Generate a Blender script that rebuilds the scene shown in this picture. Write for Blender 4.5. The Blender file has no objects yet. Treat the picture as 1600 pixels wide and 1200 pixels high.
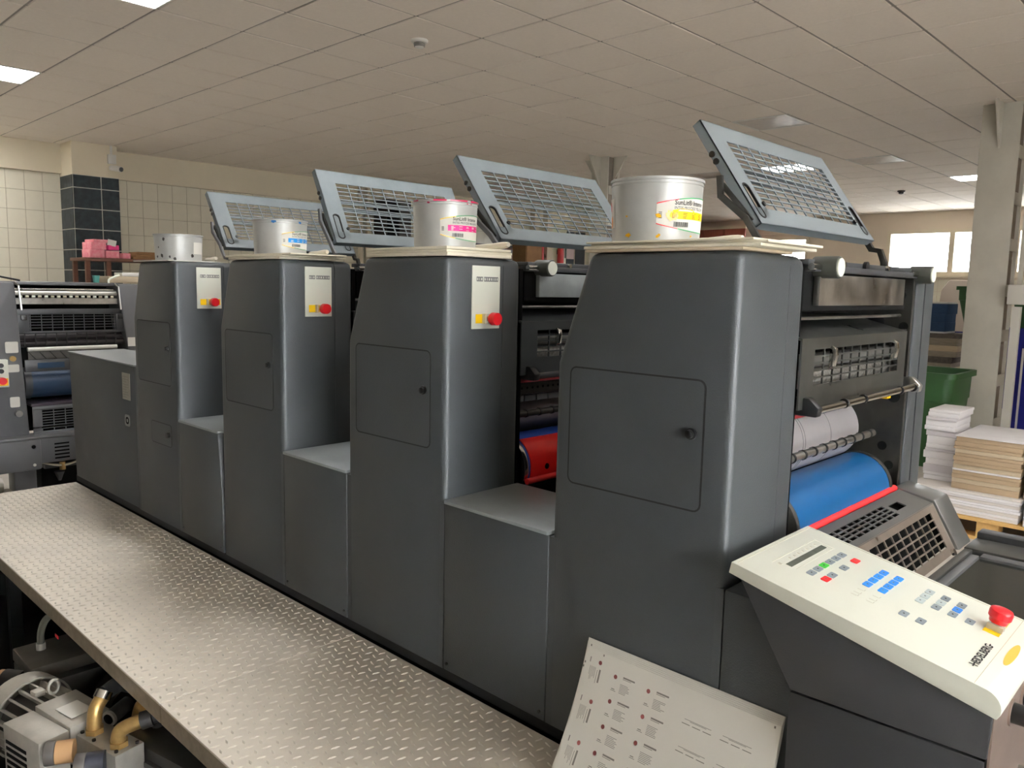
import bpy, bmesh, math, random
from mathutils import Vector, Matrix
random.seed(7)
scene = bpy.context.scene
COL = scene.collection
PI = math.pi

# ------------------------------------------------------------------ camera
CAM = Vector((0, 0, 1.5)); FPX = 1230.5
yaw, pitch, roll = math.radians(-43.7975), math.radians(6.9743), math.radians(1.1789)
Fw = Vector((math.sin(yaw)*math.cos(pitch), math.cos(yaw)*math.cos(pitch), -math.sin(pitch)))
R0 = Vector((math.cos(yaw), -math.sin(yaw), 0)); U0 = R0.cross(Fw)
Rt = R0*math.cos(roll)+U0*math.sin(roll); Up = -R0*math.sin(roll)+U0*math.cos(roll)
cam_d = bpy.data.cameras.new('camera'); cam = bpy.data.objects.new('camera', cam_d); COL.objects.link(cam)
cam_d.sensor_width = 36; cam_d.lens = FPX/1600*36; cam_d.clip_start = .02; cam_d.clip_end = 200
m = Matrix((Rt, Up, -Fw)).transposed().to_4x4(); m.translation = CAM; cam.matrix_world = m
scene.camera = cam

def proj(p):
    v = Vector(p)-CAM; d = v.dot(Fw)
    if d < .05: return None
    return 800+FPX*v.dot(Rt)/d, 600-FPX*v.dot(Up)/d, d

# ------------------------------------------------------------------ sky, exposure
LED = 24.0
scene.view_settings.view_transform = 'Standard'; scene.view_settings.look = 'None'
scene.view_settings.gamma = 1; scene.view_settings.use_curve_mapping = False
scene.view_settings.exposure = 0.25
world = bpy.data.worlds.new('sky'); scene.world = world; world.use_nodes = True
bg = world.node_tree.nodes['Background']; bg.inputs[0].default_value = (.93, .97, 1, 1); bg.inputs[1].default_value = 95.0

# ------------------------------------------------------------------ materials
def lin(c):
    return tuple(((x/255)/12.92 if x/255 <= .04045 else ((x/255+.055)/1.055)**2.4) for x in c)
MATS = {}
def mat(name, rgb, rough=.5, metal=0., var=.0, vscale=6., bump=0., bscale=200., spec=.5, emit=None, trans=0., rvar=0., stretch=None, rgb2=None):
    if name in MATS: return MATS[name]
    M = bpy.data.materials.new(name); M.use_nodes = True; nt = M.node_tree; b = nt.nodes['Principled BSDF']
    c = lin(rgb)
    b.inputs['Base Color'].default_value = (*c, 1); b.inputs['Roughness'].default_value = rough
    b.inputs['Metallic'].default_value = metal; b.inputs['Specular IOR Level'].default_value = spec
    if trans: b.inputs['Transmission Weight'].default_value = trans
    if emit:
        b.inputs['Emission Color'].default_value = (*lin(rgb), 1); b.inputs['Emission Strength'].default_value = emit
    if var or bump or rvar:
        g = nt.nodes.new('ShaderNodeNewGeometry'); mp = nt.nodes.new('ShaderNodeMapping')
        nt.links.new(g.outputs['Position'], mp.inputs['Vector'])
        if stretch: mp.inputs['Scale'].default_value = stretch
    if var or rvar:
        n = nt.nodes.new('ShaderNodeTexNoise'); n.inputs['Scale'].default_value = vscale; n.inputs['Detail'].default_value = 6
        n.inputs['Roughness'].default_value = .62
        nt.links.new(mp.outputs[0], n.inputs['Vector'])
        mr = nt.nodes.new('ShaderNodeMapRange'); mr.inputs['From Min'].default_value = .3; mr.inputs['From Max'].default_value = .7
        nt.links.new(n.outputs['Fac'], mr.inputs['Value'])
    if var:
        mx = nt.nodes.new('ShaderNodeMix'); mx.data_type = 'RGBA'
        c2 = lin(rgb2) if rgb2 else tuple(min(1, x*(1+var)) for x in c)
        c1 = c if rgb2 else tuple(x*(1-var) for x in c)
        mx.inputs['A'].default_value = (*c1, 1); mx.inputs['B'].default_value = (*c2, 1)
        nt.links.new(mr.outputs[0], mx.inputs['Factor']); nt.links.new(mx.outputs['Result'], b.inputs['Base Color'])
    if rvar:
        m2 = nt.nodes.new('ShaderNodeMapRange'); m2.inputs['To Min'].default_value = rough-rvar; m2.inputs['To Max'].default_value = rough+rvar
        nt.links.new(n.outputs['Fac'], m2.inputs['Value']); nt.links.new(m2.outputs[0], b.inputs['Roughness'])
        m2.inputs['From Min'].default_value = .3; m2.inputs['From Max'].default_value = .7
    if bump:
        n2 = nt.nodes.new('ShaderNodeTexNoise'); n2.inputs['Scale'].default_value = bscale; n2.inputs['Detail'].default_value = 2
        nt.links.new(mp.outputs[0], n2.inputs['Vector'])
        bp = nt.nodes.new('ShaderNodeBump'); bp.inputs['Strength'].default_value = bump; bp.inputs['Distance'].default_value = .002
        nt.links.new(n2.outputs['Fac'], bp.inputs['Height']); nt.links.new(bp.outputs[0], b.inputs['Normal'])
    MATS[name] = M
    return M

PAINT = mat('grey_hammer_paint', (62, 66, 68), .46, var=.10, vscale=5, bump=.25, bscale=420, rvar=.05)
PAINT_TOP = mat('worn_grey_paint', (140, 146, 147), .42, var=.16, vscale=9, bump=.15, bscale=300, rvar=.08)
GUARD = mat('pale_blue_grey_paint', (122, 131, 135), .40, var=.10, vscale=14, rvar=.06)
STEEL = mat('brushed_steel', (186, 185, 180), .34, 1., var=.22, vscale=16, rvar=.08)
CHROME = mat('chrome', (205, 205, 200), .16, 1.)
DARKST = mat('oily_dark_steel', (56, 54, 50), .45, .5, var=.45, vscale=14, rvar=.1)
SMUDGE = mat('smudged_steel', (122, 124, 121), .34, .9, var=.22, vscale=9, rvar=.1)
BLACK = mat('black_plastic', (22, 22, 23), .42)
PITCH = mat('pitch_black', (10, 10, 10), .8, spec=.08)  # flat black for dark gaps and parts; also stands in for shade
RUBBER = mat('black_rubber', (14, 14, 15), .6)
CREAM = mat('cream_panel', (236, 239, 226), .38, var=.02, vscale=4)
CREAMEDGE = mat('cream_edge', (205, 198, 176), .45)
RED = mat('red_plastic', (205, 26, 36), .32)
YELLOW = mat('yellow_label', (250, 205, 8), .5)
BLUEKEY = mat('blue_key', (40, 140, 235), .4)
GREYKEY = mat('grey_key', (140, 152, 160), .4)
LIGHTKEY = mat('pale_key', (190, 204, 204), .4)
GREENKEY = mat('green_key', (70, 195, 70), .4)
REDKEY = mat('red_key', (222, 40, 44), .4)
LCD = mat('lcd_glass', (98, 104, 96), .18, var=.2, vscale=60)
INKGREY = mat('grey_print', (120, 122, 122), .7)
PALEPRINT = mat('pale_print', (205, 204, 188), .6)
INKBLACK = mat('black_print', (30, 30, 30), .6)
PAPER = mat('white_paper', (232, 230, 222), .75)
SHEETM = mat('printed_sheet', (236, 234, 226), .6)
BOARD = mat('cream_board', (232, 225, 204), .7, var=.06, vscale=30)
CANM = mat('can_metal', (192, 193, 190), .42, .3, var=.08, vscale=14, rvar=.08)
BLUEROLL = mat('blue_blanket', (10, 74, 122), .36, var=.05, vscale=8)
DBLUE = mat('dark_blue_blanket', (36, 78, 170), .45)
REDROLL = mat('red_roller', (232, 34, 28), .34)
REDBAR = mat('red_bar', (226, 46, 48), .42)
DREDBAR = mat('dull_red_bar', (140, 40, 44), .5)
PLATECYL = mat('printing_plate', (206, 202, 204), .35, .35, var=.05, vscale=9)
BROWNPL = mat('rusty_plate', (118, 92, 84), .6, var=.25, vscale=10)
CHECK = mat('tread_plate_steel', (222, 214, 200), .44, .3, var=.14, vscale=3.2, rvar=.09)
LUG = mat('tread_lug_steel', (214, 207, 194), .36, .45, var=.06, vscale=5)
LIP = mat('platform_edge_steel', (142, 130, 112), .5, .4, var=.22, vscale=30)
FLOORM = mat('floor_concrete', (204, 198, 190), .5, var=.12, vscale=2.2, rvar=.1)
CEILT = mat('ceiling_tile_board', (240, 231, 219), .75, var=.025, vscale=40)
CEILG = mat('ceiling_grid_metal', (150, 143, 134), .6)
WALLC = mat('cream_wall_paint', (228, 218, 194), .7, var=.03, vscale=2)
WALLB = mat('beige_wall_paint', (216, 202, 184), .7, var=.03, vscale=2)
TILEW = mat('white_wall_tile', (232, 227, 208), .18, var=.02, vscale=9)
GROUT = mat('grout', (190, 182, 160), .8)
TILED = mat('dark_marble_tile', (30, 34, 36), .5, var=.6, vscale=14, rgb2=(58, 66, 70), spec=.25)
GROUTW = mat('white_grout', (222, 218, 204), .8)
LEDM = mat('led_panel', (255, 253, 252), .5, emit=LED)
WHITEP = mat('white_plastic', (226, 224, 216), .4)
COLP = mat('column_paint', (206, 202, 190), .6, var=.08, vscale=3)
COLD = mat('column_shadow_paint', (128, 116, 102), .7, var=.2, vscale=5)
WOODBR = mat('dark_brown_wood', (96, 58, 40), .5, var=.2, vscale=6, stretch=(1, 1, 6))
REDWOOD = mat('red_brown_panel', (132, 66, 50), .5, var=.12, vscale=4, stretch=(6, 6, .6))
PALLETW = mat('pallet_wood', (208, 168, 104), .7, var=.18, vscale=12)
PINK = mat('pink_paper', (232, 110, 130), .7, var=.2, vscale=25, rgb2=(246, 178, 184))
HOTPINK = mat('hot_pink_paper', (230, 60, 130), .6)
GREENB = mat('green_bin_plastic', (40, 80, 38), .5, var=.08, vscale=6)
BLUEB = mat('blue_bin_plastic', (22, 26, 130), .5, var=.08, vscale=6)
TAN = mat('tan_paper', (176, 154, 126), .8, var=.10, vscale=40, stretch=(.3, .3, 6))
LTAN = mat('light_tan_paper', (192, 176, 150), .8, var=.08, vscale=40, stretch=(.3, .3, 6))
WPAPER = mat('paper_ream_white', (236, 234, 236), .8, var=.04, vscale=40, stretch=(.3, .3, 8))
GPAPER = mat('paper_ream_grey', (150, 142, 128), .8, var=.25, vscale=30, stretch=(.3, .3, 6))
NAVYP = mat('navy_paper', (34, 66, 104), .7, var=.15, vscale=20)
BRASS = mat('brass', (188, 156, 100), .36, .7, var=.2, vscale=30)
ALU = mat('cast_aluminium', (178, 174, 164), .45, .35, var=.12, vscale=20)
PUMPDK = mat('pump_dark_metal', (48, 46, 44), .5, .3, var=.2, vscale=14)
FILTER = mat('tan_filter_paper', (176, 138, 96), .7)
HOSE = mat('grey_hose', (78, 76, 66), .6)
GLASSDK = mat('dark_tinted_glass', (44, 46, 42), .12, var=.15, vscale=5)
GTO = mat('press_grey_paint', (98, 99, 101), .45, var=.08, vscale=5, rvar=.05)
GTOD = mat('press_dark_paint', (62, 63, 65), .42, var=.1, vscale=6)
FRAMEW = mat('window_frame_paint', (216, 204, 182), .5)
REDX = mat('extinguisher_red', (178, 30, 28), .35)
EXITG = mat('exit_sign_green', (40, 225, 130), .4, emit=1.5)
TEAL = mat('teal_plastic', (84, 158, 148), .4)
DOORM = mat('dark_door_paint', (52, 46, 42), .6)
BROWNB = mat('brown_cardboard', (140, 104, 66), .8, var=.12, vscale=10)
MAGENTA = mat('magenta_print', (226, 28, 130), .5)
CYAN = mat('cyan_print', (26, 140, 220), .5)
YELPRINT = mat('yellow_print', (252, 212, 0), .5)
INKY = mat('yellow_ink_smear', (224, 168, 22), .3)
INKM = mat('magenta_ink_smear', (158, 22, 60), .3)
INKK = mat('dark_ink_smear', (66, 62, 60), .4)
GREENPR = mat('green_print', (60, 160, 100), .5)
LOGOM = mat('maroon_print', (126, 62, 60), .6)
ORANGE = mat('orange_sticker', (240, 190, 80), .4)
GLASS = mat('window_glass', (255, 255, 255), .0, trans=1.0, spec=.2)

# ------------------------------------------------------------------ mesh helpers
def add_box(bm, lo, hi):
    v = [bm.verts.new((x, y, z)) for x in (lo[0], hi[0]) for y in (lo[1], hi[1]) for z in (lo[2], hi[2])]
    for f in ((0, 1, 3, 2), (4, 6, 7, 5), (0, 4, 5, 1), (2, 3, 7, 6), (0, 2, 6, 4), (1, 5, 7, 3)):
        bm.faces.new([v[i] for i in f])
    return v
def add_prism(bm, pts, ax, lo, hi):
    def P(a, b, t):
        return {'x': (t, a, b), 'y': (a, t, b), 'z': (a, b, t)}[ax]
    A = [bm.verts.new(P(a, b, lo)) for a, b in pts]; B = [bm.verts.new(P(a, b, hi)) for a, b in pts]
    n = len(pts)
    bm.faces.new(A); bm.faces.new(B[::-1])
    for i in range(n): bm.faces.new((A[i], B[i], B[(i+1) % n], A[(i+1) % n]))
    return A+B
def frame_of(d):
    d = d.normalized(); a = Vector((0, 0, 1)) if abs(d.z) < .9 else Vector((1, 0, 0))
    u = d.cross(a).normalized(); return u, d.cross(u).normalized()
def add_cyl(bm, p0, p1, r, r1=None, seg=20):
    p0, p1 = Vector(p0), Vector(p1); r1 = r if r1 is None else r1
    u, w = frame_of(p1-p0)
    A = [bm.verts.new(p0+(u*math.cos(t)+w*math.sin(t))*r) for t in (2*PI*i/seg for i in range(seg))]
    B = [bm.verts.new(p1+(u*math.cos(t)+w*math.sin(t))*r1) for t in (2*PI*i/seg for i in range(seg))]
    bm.faces.new(A[::-1]); bm.faces.new(B)
    for i in range(seg): bm.faces.new((A[i], A[(i+1) % seg], B[(i+1) % seg], B[i]))
def add_tube(bm, path, r, seg=10):
    path = [Vector(p) for p in path]; rings = []; u = None
    for i, p in enumerate(path):
        d = (path[min(i+1, len(path)-1)]-path[max(i-1, 0)]).normalized()
        if u is None: u, w = frame_of(d)
        else:
            u = (u-d*u.dot(d)).normalized(); w = d.cross(u)
        rr = r[i] if isinstance(r, (list, tuple)) else r
        rings.append([bm.verts.new(p+(u*math.cos(2*PI*k/seg)+w*math.sin(2*PI*k/seg))*rr) for k in range(seg)])
    for a, b in zip(rings, rings[1:]):
        for k in range(seg): bm.faces.new((a[k], a[(k+1) % seg], b[(k+1) % seg], b[k]))
    bm.faces.new(rings[0][::-1]); bm.faces.new(rings[-1])
def smooth_path(pts, n=6):
    pts = [Vector(p) for p in pts]; out = []
    P = [pts[0]]+pts+[pts[-1]]
    for i in range(1, len(P)-2):
        a, b, c, d = P[i-1:i+3]
        for k in range(n):
            t = k/n
            out.append(.5*((2*b)+(c-a)*t+(2*a-5*b+4*c-d)*t*t+(3*b-a-3*c+d)*t**3))
    out.append(pts[-1]); return out
def add_lathe(bm, prof, c=(0, 0, 0), seg=32, closed=False):
    rings = []
    for r, z in prof:
        rings.append([bm.verts.new((c[0]+r*math.cos(2*PI*k/seg), c[1]+r*math.sin(2*PI*k/seg), c[2]+z)) for k in range(seg)])
    for a, b in zip(rings, rings[1:]):
        for k in range(seg): bm.faces.new((a[k], a[(k+1) % seg], b[(k+1) % seg], b[k]))
    bm.faces.new(rings[0][::-1]); bm.faces.new(rings[-1])
def rrect(x0, x1, y0, y1, r, n=4):
    out = []
    for cx, cy, a0 in ((x1-r, y1-r, 0), (x0+r, y1-r, 90), (x0+r, y0+r, 180), (x1-r, y0+r, 270)):
        for k in range(n+1):
            a = math.radians(a0+90*k/n); out.append((cx+r*math.cos(a), cy+r*math.sin(a)))
    return out
def add_ring(bm, outer, inner, ax, lo, hi):
    """flat ring between two outlines with the same number of points"""
    def P(a, b, t): return {'x': (t, a, b), 'y': (a, t, b), 'z': (a, b, t)}[ax]
    L = [[bm.verts.new(P(a, b, t)) for a, b in o] for o, t in ((outer, lo), (outer, hi), (inner, hi), (inner, lo))]
    n = len(outer)
    for q in range(4):
        A, B = L[q], L[(q+1) % 4]
        for i in range(n): bm.faces.new((A[i], A[(i+1) % n], B[(i+1) % n], B[i]))
def ribbon(bm, pts, half, lo, hi, ax='y'):
    """thick polyline in a plane, extruded along ax"""
    n = len(pts); L = []; Rr = []
    for i in range(n):
        a = Vector(pts[max(i-1, 0)]); b = Vector(pts[min(i+1, n-1)]); d = (b-a).normalized(); q = Vector((-d.y, d.x))*half
        L.append(tuple(Vector(pts[i])+q)); Rr.append(tuple(Vector(pts[i])-q))
    for i in range(n-1): add_prism(bm, [L[i], L[i+1], Rr[i+1], Rr[i]], ax, lo, hi)

def bm_(): return bmesh.new()
def empty(name, loc, label=None, cat=None, group=None, kind=None, rz=0):
    o = bpy.data.objects.new(name, None); COL.objects.link(o); o.location = loc; o.rotation_euler = (0, 0, rz); o.empty_display_size = .05
    tag(o, label, cat, group, kind); return o
def tag(o, label=None, cat=None, group=None, kind=None):
    if label: o['label'] = label
    if cat: o['category'] = cat
    if group: o['group'] = group
    if kind: o['kind'] = kind
    return o
def mk(name, bm, material, parent=None, label=None, cat=None, group=None, kind=None, bev=0, seg=2, bf=None, ang=35, at=None):
    bmesh.ops.recalc_face_normals(bm, faces=bm.faces[:])
    if bev:
        es = [e for e in bm.edges if len(e.link_faces) == 2 and e.calc_face_angle(0) > .35]
        if bf: es = [e for e in es if bf((e.verts[0].co+e.verts[1].co)/2, e)]
        bmesh.ops.bevel(bm, geom=es, offset=bev, segments=seg, affect='EDGES', profile=.5, clamp_overlap=True)
    if at is None:
        xs = [v.co for v in bm.verts]
        lo = Vector([min(c[i] for c in xs) for i in range(3)]); hi = Vector([max(c[i] for c in xs) for i in range(3)])
        at = (lo+hi)/2
        if parent is None: at.z = lo.z
        for v in bm.verts: v.co -= at
    me = bpy.data.meshes.new(name); bm.to_mesh(me); bm.free()
    me.materials.append(material)
    if ang:
        for p in me.polygons: p.use_smooth = True
        me.set_sharp_from_angle(angle=math.radians(ang))
    o = bpy.data.objects.new(name, me); COL.objects.link(o); o.location = at
    if parent is not None: o.parent = parent
    tag(o, label, cat, group, kind); return o
def copy_at(o, loc, parent):
    c = o.copy(); COL.objects.link(c); c.parent = parent; c.location = loc; return c
def box(name, lo, hi, material, parent=None, bev=0, **k):
    b = bm_(); add_box(b, lo, hi); return mk(name, b, material, parent, bev=bev, **k)
def cyl(name, p0, p1, r, material, parent=None, r1=None, seg=20, bev=0, **k):
    b = bm_(); add_cyl(b, p0, p1, r, r1, seg); return mk(name, b, material, parent, bev=bev, **k)
_tc = {}
def text_geo(s, size, bold=0.0):
    cu = bpy.data.curves.new('t', 'FONT'); cu.body = s; cu.size = size; cu.resolution_u = 2; cu.offset = bold
    o = bpy.data.objects.new('t', cu); COL.objects.link(o)
    me = o.to_mesh(); vs = [v.co.copy() for v in me.vertices]; fs = [tuple(p.vertices) for p in me.polygons]
    o.to_mesh_clear(); bpy.data.objects.remove(o); bpy.data.curves.remove(cu)
    return vs, fs
def add_mapped(bm, vs, fs, fn):
    V = [bm.verts.new(fn(v)) for v in vs]
    for f in fs:
        try: bm.faces.new([V[i] for i in f])
        except ValueError: pass

# ================================================================== ROOM
XL, XR, YF, YB, ZC = -11.8, 5.6, -3.4, 18.1, 3.26
box('floor', (XL-.2, YF-.2, -.12), (XR+.2, YB+.2, 0), FLOORM, kind='structure', label='brown grey concrete floor of the print hall', cat='floor')

# ceiling with separate tiles
ceil = box('ceiling', (XL-.2, YF-.2, ZC+.03), (XR+.2, YB+.2, ZC+.15), CEILG, kind='structure', label='suspended ceiling of square pale boards', cat='ceiling')
cells = {}
gx0, gy0 = -6.063, 4.06
def cell(i, j): return gx0+.6*i, gy0+.6*j
def cell_at(x, y): return math.floor((x-gx0)/.6), math.floor((y-gy0)/.6)
lights = [(-8.16, 1.96), (-5.16, 1.96), (-2.16, 1.96), (.84, 1.96), (-11.16, -1.04), (3.84, 1.96), (-11.16, 1.96),
          (-3.36, 13.36), (-5.16, 10.96), (.84, 3.46), (2.34, 1.96), (2.34, 3.46), (3.84, 3.46)]  # last four are unseen, added to brighten the right-facing sides
offs = [(-3.96, 10.96), (-3.96, 7.96), (-6.36, 10.96)]
taken = {cell_at(*p) for p in lights+offs}
ctile = bm_(); add_box(ctile, (-.291, -.291, 0), (.291, .291, .016))
proto = mk('ceiling_tile', ctile, CEILT, ceil, at=(0, 0, 0), bev=.004, seg=1, ang=0)
co = Vector(ceil.location)
cand, rest = [], []
for i in range(-10, 25):
    for j in range(-22, 24):
        x, y = cell(i, j); cx, cy = x+.3, y+.3
        if x < XL-.55 or x > XR or y < YF-.5 or y > YB: continue
        if (i, j) in taken: continue
        q = [proj((cx+a*.29, cy+b*.29, ZC)) for a, b in ((-1, -1), (1, -1), (1, 1), (-1, 1))]
        ok = all(q) and any(-5 < p[0] < 1605 and -5 < p[1] < 1205 for p in q)
        area = 0
        if ok: area = abs(sum(q[k][0]*q[(k+1) % 4][1]-q[(k+1) % 4][0]*q[k][1] for k in range(4)))/2
        (cand if ok else rest).append((area, cx, cy))
cand.sort(reverse=True)
for k, (a, cx, cy) in enumerate(cand[:300]):
    loc = Vector((cx, cy, ZC))-co
    loc.z += random.uniform(-.0015, .0015)
    if k == 0: proto.location = loc; o = proto
    else: o = copy_at(proto, loc, ceil)
b = bm_()
for a, cx, cy in cand[300:]+rest: add_box(b, (cx-.291, cy-.291, ZC), (cx+.291, cy+.291, ZC+.016))
for v in b.verts: v.co -= co
mk('ceiling_tile_field', b, CEILT, ceil, kind='stuff', ang=0)
b = bm_()
for i in range(-10, 26):
    x = gx0+.6*i
    if XL < x < XR: add_box(b, (x-.012, YF, ZC+.006), (x+.012, YB, ZC+.02))
for j in range(-22, 25):
    y = gy0+.6*j
    if YF < y < YB: add_box(b, (XL, y-.012, ZC+.007), (XR, y+.012, ZC+.021))
for v in b.verts: v.co -= co
mk('ceiling_grid', b, CEILG, ceil, kind='stuff', ang=0)
LBL = {0: 'square ceiling light panel, the lower one at the left picture edge', 1: 'square ceiling light panel cut by the top picture edge'}
for k, (x, y) in enumerate(lights):
    i, j = cell_at(x, y); cx, cy = cell(i, j); cx += .3; cy += .3
    if k in LBL: lab = LBL[k]
    elif k == 7: lab = 'far ceiling light panel beside the white column near the windows'
    elif k == 8: lab = 'lit ceiling panel seen through the nearest raised grille'
    else: lab = 'unseen square ceiling light panel placed outside the picture'
    e = empty('ceiling_light', (cx, cy, ZC-.004), lab, 'ceiling light', 'square ceiling light panels')
    b = bm_(); add_ring(b, [(-.295, -.295), (.295, -.295), (.295, .295), (-.295, .295)], [(-.28, -.28), (.28, -.28), (.28, .28), (-.28, .28)], 'z', 0, .03)
    mk('frame', b, WHITEP, e)
    box('diffuser', (-.28, -.28, .006), (.28, .28, .02), LEDM, e)
for k, (x, y) in enumerate(offs):
    i, j = cell_at(x, y); cx, cy = cell(i, j); cx += .3; cy += .3
    e = empty('ceiling_vent' if k == 0 else 'ceiling_panel', (cx, cy, ZC-.004), ['unlit dusty film covered panel in the far ceiling right of the nearest grille', 'unlit smooth white panel in the ceiling above the nearest raised grille', 'unlit far ceiling panel just right of the yellow can rim'][k], 'ceiling panel')
    b = bm_(); add_ring(b, [(-.295, -.295), (.295, -.295), (.295, .295), (-.295, .295)], [(-.27, -.27), (.27, -.27), (.27, .27), (-.27, .27)], 'z', 0, .03)
    mk('frame', b, WHITEP, e)
    b = bm_(); add_box(b, (-.27, -.27, .004), (.27, .27, .02)); mk('panel', b, mat('dusty_film', (196, 188, 176), .35, var=.12, vscale=14), e)
# smoke detectors
def detector(x, y, lab, m1):
    e = empty('smoke_detector', (x, y, ZC), lab, 'smoke detector', 'ceiling smoke detectors')
    b = bm_(); add_lathe(b, [(.062, 0), (.062, -.012), (.055, -.02), (.036, -.021)], seg=24); mk('base', b, m1, e)
    b = bm_(); add_lathe(b, [(.040, -.02), (.038, -.044), (.028, -.055), (.008, -.06)], seg=20); mk('sensor_head', b, m1, e)
    for k in range(4):
        b = bm_(); add_lathe(b, [(.0412-.0008*k, -.024-.0065*k), (.0412-.0008*k, -.0278-.0065*k)], seg=20); mk('vent_slot', b, BLACK, e)
detector(-4.63, 3.79, 'white smoke detector on the ceiling near the top picture edge', WHITEP)
detector(-4.73, 14.34, 'small dark smoke detector on the far ceiling before the windows', mat('dark_detector', (70, 62, 58), .5))

# left wall, tiled
wl = box('wall_left', (XL-.2, YF, 0), (XL, YB, ZC+.03), GROUT, kind='structure', label='far left wall of white tiles', cat='wall')
wo = Vector(wl.location)
tw, th = .212, .25; top = 2.878
b = bm_(); add_box(b, (0, 0, 0), (.008, tw-.006, th-.006)); tp = mk('wall_tile', b, TILEW, wl, at=(0, 0, 0), bev=.002, seg=1, ang=0)
first = True
rows = 7
cnt = 0
for j in range(36):
    y = 2.05+j*tw
    if 3.4 < y < 3.95: continue
    for r in range(rows):
        z = top-(r+1)*th
        loc = Vector((XL, y+.003, z+.003))-wo
        if first: tp.location = loc; first = False
        else: copy_at(tp, loc, wl)
        cnt += 1
b = bm_()
for j in range(-48, 76):
    y = 2.05+j*tw
    if y < YF or y+tw > YB: continue
    for r in range(11):
        if 0 <= j < 36 and r < rows: continue
        z = top-(r+1)*th
        add_box(b, (XL, y+.003, z+.003), (XL+.008, y+tw-.003, z+th-.003))
for v in b.verts: v.co -= wo
mk('wall_tile_field', b, TILEW, wl, kind='stuff', ang=0)
box('trim_1', (XL, YF, 2.88), (XL+.06, YB, ZC+.02), WALLC, kind='structure', label='cream painted band above the tiles of the left wall', cat='wall band')
# dark tiled pillar on that wall
pl = empty('pillar', (XL, 3.82, 0), 'square pillar clad in dark marble tiles on the left wall', 'pillar', kind='structure')
box('core', (.0, -.285, 0), (.492, .285, 2.84), GROUTW, pl)
box('painted_head', (0, -.28, 2.84), (.47, .28, ZC+.02), WALLC, pl)
px = [(-.285, .055), (.06, .285)]
zr = [2.84, 2.675, 2.41, 2.145, 1.88, 1.615, 1.35, 1.085, .82]
for a, c in zip(zr, zr[1:]):
    for y0, y1 in px: box('tile', (.49, y0+.004, c+.006), (.5, y1-.004, a-.006), TILED, pl, ang=0)
    box('tile', (.03, -.293, c+.006), (.488, -.283, a-.006), TILED, pl, ang=0)
# cctv camera
e = empty('security_camera', (XL+.48, 4.02, 3.0), 'small white security camera high on the dark tiled pillar', 'security camera')
box('junction_box', (0, -.05, .02), (.05, .05, .14), WHITEP, e, bev=.006)
box('mount', (.0, -.03, -.06), (.05, .03, -.01), WHITEP, e, bev=.005)
cyl('body', (.03, -.01, -.03), (.2, .05, -.06), .036, WHITEP, e, bev=.006)
cyl('lens', (.195, .048, -.059), (.206, .052, -.061), .03, BLACK, e)
box('cable_duct', (0, -.012, .14), (.02, .012, .26), WHITEP, e)

# far (window) wall
def wall_with_holes(name, axis, pos, thick, lo, hi, holes, material, **k):
    b = bm_(); z0, z1 = 0, ZC+.02
    cur = lo
    def seg(a, c, za, zb):
        if c-a < 1e-4 or zb-za < 1e-4: return
        if axis == 'y': add_box(b, (a, pos, za), (c, pos+thick, zb))
        else: add_box(b, (pos, a, za), (pos+thick, c, zb))
    for (h0, h1, hz0, hz1) in sorted(holes):
        seg(cur, h0, z0, z1); seg(h0, h1, z0, hz0); seg(h0, h1, hz1, z1); cur = h1
    seg(cur, hi, z0, z1)
    return mk(name, b, material, ang=0, kind='structure', **k)
WIN = [(-8.95, -7.93, 2.0, 2.80), (-6.15, -2.3, 1.96, 2.86)]
wall_with_holes('wall_back', 'y', YB, .2, XL-.2, XR+.2, WIN, WALLB, label='beige far wall with two bright windows', cat='wall')
def window(n, h, mull, lab):
    x0, x1, z0, z1 = h
    e = empty('window_%d' % n, ((x0+x1)/2, YB+.1, z0), lab, 'window', kind='structure'); c = (x0+x1)/2
    b = bm_()
    o_ = [(x0-c-.03, -.03), (x1-c+.03, -.03), (x1-c+.03, z1-z0+.03), (x0-c-.03, z1-z0+.03)]
    i_ = [(x0-c+.05, .05), (x1-c-.05, .05), (x1-c-.05, z1-z0-.05), (x0-c+.05, z1-z0-.05)]
    add_ring(b, o_, i_, 'y', -.13, .02); mk('window_frame', b, FRAMEW, e)
    xs = [x0+.05]+[m_ for m_ in mull]+[x1-.05]
    for m_ in mull: box('mullion', (m_-c-.05, -.12, .05), (m_-c+.05, .01, z1-z0-.05), FRAMEW, e)
    for a, d in zip(xs, xs[1:]): box('pane', (a-c, -.055, .05), (d-c, -.05, z1-z0-.05), GLASS, e)
    box('window_sill', (x0-c-.1, -.22, -.07), (x1-c+.1, 0, -.03), FRAMEW, e)
window(1, WIN[0], [], 'bright single window behind the nearest tower top')
window(2, WIN[1], [-4.9, -3.75], 'long bright far window beside the white column')
# lower wall tiling of the far wall
b = bm_()
for i in range(20):
    for r in range(7):
        x = -6.6+i*.25; add_box(b, (x+.003, YB-.008, .1+r*.25+.003), (x+.247, YB, .1+(r+1)*.25-.003))
mk('trim_2', b, TILEW, kind='structure', label='white tile dado under the far windows', cat='wall tiles', ang=0)
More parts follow.
